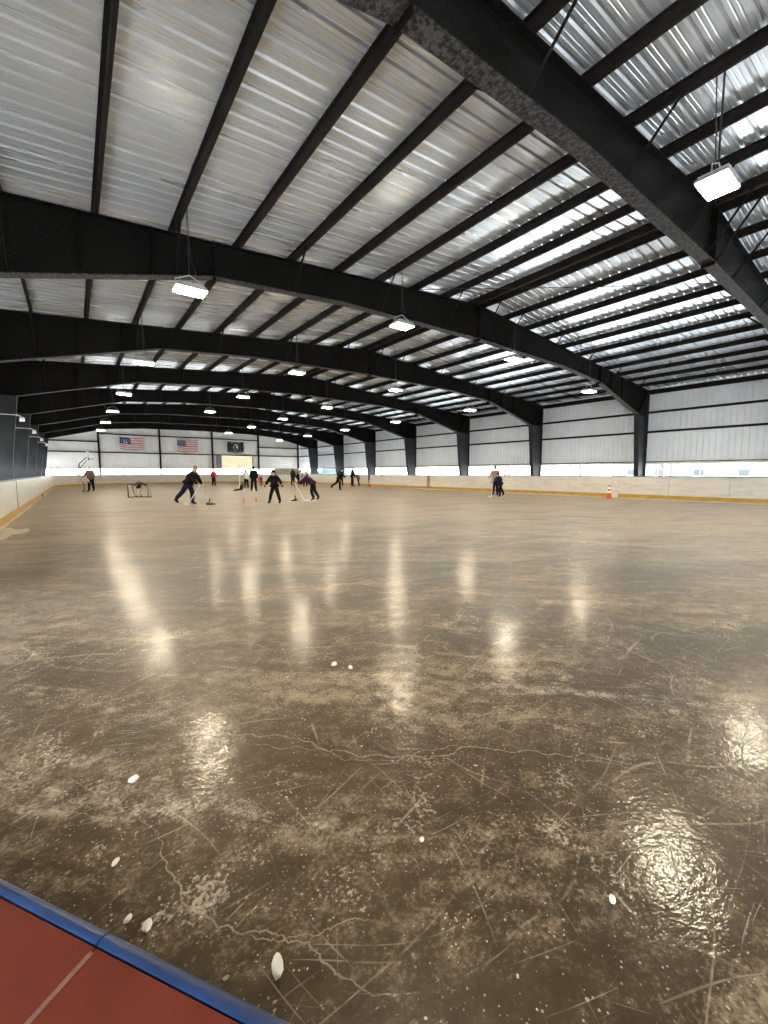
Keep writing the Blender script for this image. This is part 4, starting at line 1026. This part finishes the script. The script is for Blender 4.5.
# bare trees outside
def tree_meshes(seed, H):
    rnd = random.Random(seed); tk = MB(); br = MB()
    pts = [Vector((0, 0, 0))]
    for i in range(6): pts.append(pts[-1] + Vector((rnd.uniform(-.12, .12), rnd.uniform(-.12, .12), H/6)))
    tk.tube(pts, [.17-.022*i for i in range(7)], 8)
    def grow(p, d, L, r_, lev):
        q = [p]
        for i in range(3): d = (d + Vector((rnd.uniform(-.2, .2), rnd.uniform(-.2, .2), .08))).normalized(); q.append(q[-1]+d*L/3)
        br.tube(q, [r_, r_*.8, r_*.6, r_*.35], 5)
        if lev:
            for k in range(4):
                i = rnd.choice((1, 2, 3)); a = rnd.uniform(0, 6.28); n_ = (d*.6 + Vector((math.cos(a), math.sin(a), .25))*.7).normalized()
                grow(q[i], n_, L*.55, r_*.5, lev-1)
    for k in range(15):
        t = rnd.uniform(.9, 5.8); i = int(t); p = pts[i].lerp(pts[min(i+1, 6)], t-i); a = k*2.4
        grow(p, Vector((math.cos(a), math.sin(a), .55)).normalized(), H*.32*(1.1-t/8), .055, 2)
    return tk, br
TL = ['first', 'second', 'third', 'fourth', 'fifth', 'sixth', 'seventh', 'eighth', 'ninth', 'tenth']
protos = []
for sd, Ht in ((1, 7.5), (2, 6.2), (3, 8.5)):
    protos.append((sd, Ht))
tr0 = {}
for i, (x, y, pr, rz, sc) in enumerate([(47, 8, 0, 10, 1), (44, 15, 1, 50, 1.1), (52, 17, 2, 90, 1), (48, 25, 0, 200, 1), (46, 34, 1, 15, 1), (55, 40, 2, 300, 1.1), (50, 50, 0, 120, 1), (45, 60, 1, 70, 1), (-3, 92, 2, 40, 1), (8, 96, 0, 260, 1)]):
    if pr not in tr0:
        ro = empty('bare_tree'); tk, br = tree_meshes(*protos[pr]); tk.build('tree_trunk', M['bark'], ro, True); br.build('branches', M['bark'], ro, True); tr0[pr] = ro
    else: ro = copy_tree(tr0[pr])
    ro.location = (x, y, GZ); ro.rotation_euler = (0, 0, R(rz)); ro.scale = (sc,)*3
    lab = f'bare grey tree outside the long wall, {TL[i]} from the camera end' if i < 8 else ('bare grey tree beyond the far end, behind the basketball hoop side' if i == 8 else 'bare grey tree beyond the far end, below the striped flags')
    tag(ro, lab, 'tree', 'bare trees outside', 'thing')

# ------------------------------------------------------------------ daylight: an even overcast winter sky
wd = bpy.data.worlds.new('overcast'); SC.world = wd; wd.use_nodes = True
nt_ = wd.node_tree; nt_.nodes.clear()
o_ = nt_.nodes.new('ShaderNodeOutputWorld'); b_ = nt_.nodes.new('ShaderNodeBackground'); tc = nt_.nodes.new('ShaderNodeTexCoord'); no = nt_.nodes.new('ShaderNodeTexNoise'); mr = nt_.nodes.new('ShaderNodeMapRange')
no.inputs['Scale'].default_value = 1.5; nt_.links.new(tc.outputs['Generated'], no.inputs['Vector']); nt_.links.new(no.outputs['Fac'], mr.inputs[0])
mr.inputs[3].default_value = SKY*.9; mr.inputs[4].default_value = SKY*1.1
b_.inputs[0].default_value = (.93, .97, 1., 1); nt_.links.new(mr.outputs[0], b_.inputs[1]); nt_.links.new(b_.outputs[0], o_.inputs[0])

# ------------------------------------------------------------------ camera
yaw, pit, rol = R(37.043), R(-5.537), R(-.079)
fw = Vector((math.sin(yaw)*math.cos(pit), math.cos(yaw)*math.cos(pit), math.sin(pit))); r0 = Vector((math.cos(yaw), -math.sin(yaw), 0)); u0 = r0.cross(fw)
rv = r0*math.cos(rol) + u0*math.sin(rol); uv = u0*math.cos(rol) - r0*math.sin(rol)
cd = bpy.data.cameras.new('camera'); cam = link('camera', cd)
cam.matrix_world = Matrix(((rv.x, uv.x, -fw.x, 0), (rv.y, uv.y, -fw.y, 0), (rv.z, uv.z, -fw.z, 1.4), (0, 0, 0, 1)))
cd.sensor_fit = 'VERTICAL'; cd.sensor_height = 36; cd.lens = 409.4/1024*36; cd.clip_start = .02; cd.clip_end = 800
SC.camera = cam
vs_ = SC.view_settings; vs_.view_transform = 'Standard'; vs_.look = 'None'; vs_.gamma = 1; vs_.use_curve_mapping = False; vs_.exposure = EXPOSURE
try:
    SC.cycles.use_denoising = True; SC.cycles.max_bounces = 10; SC.cycles.diffuse_bounces = 5; SC.cycles.glossy_bounces = 5; SC.cycles.sample_clamp_indirect = 8; SC.cycles.caustics_reflective = False
except Exception: pass
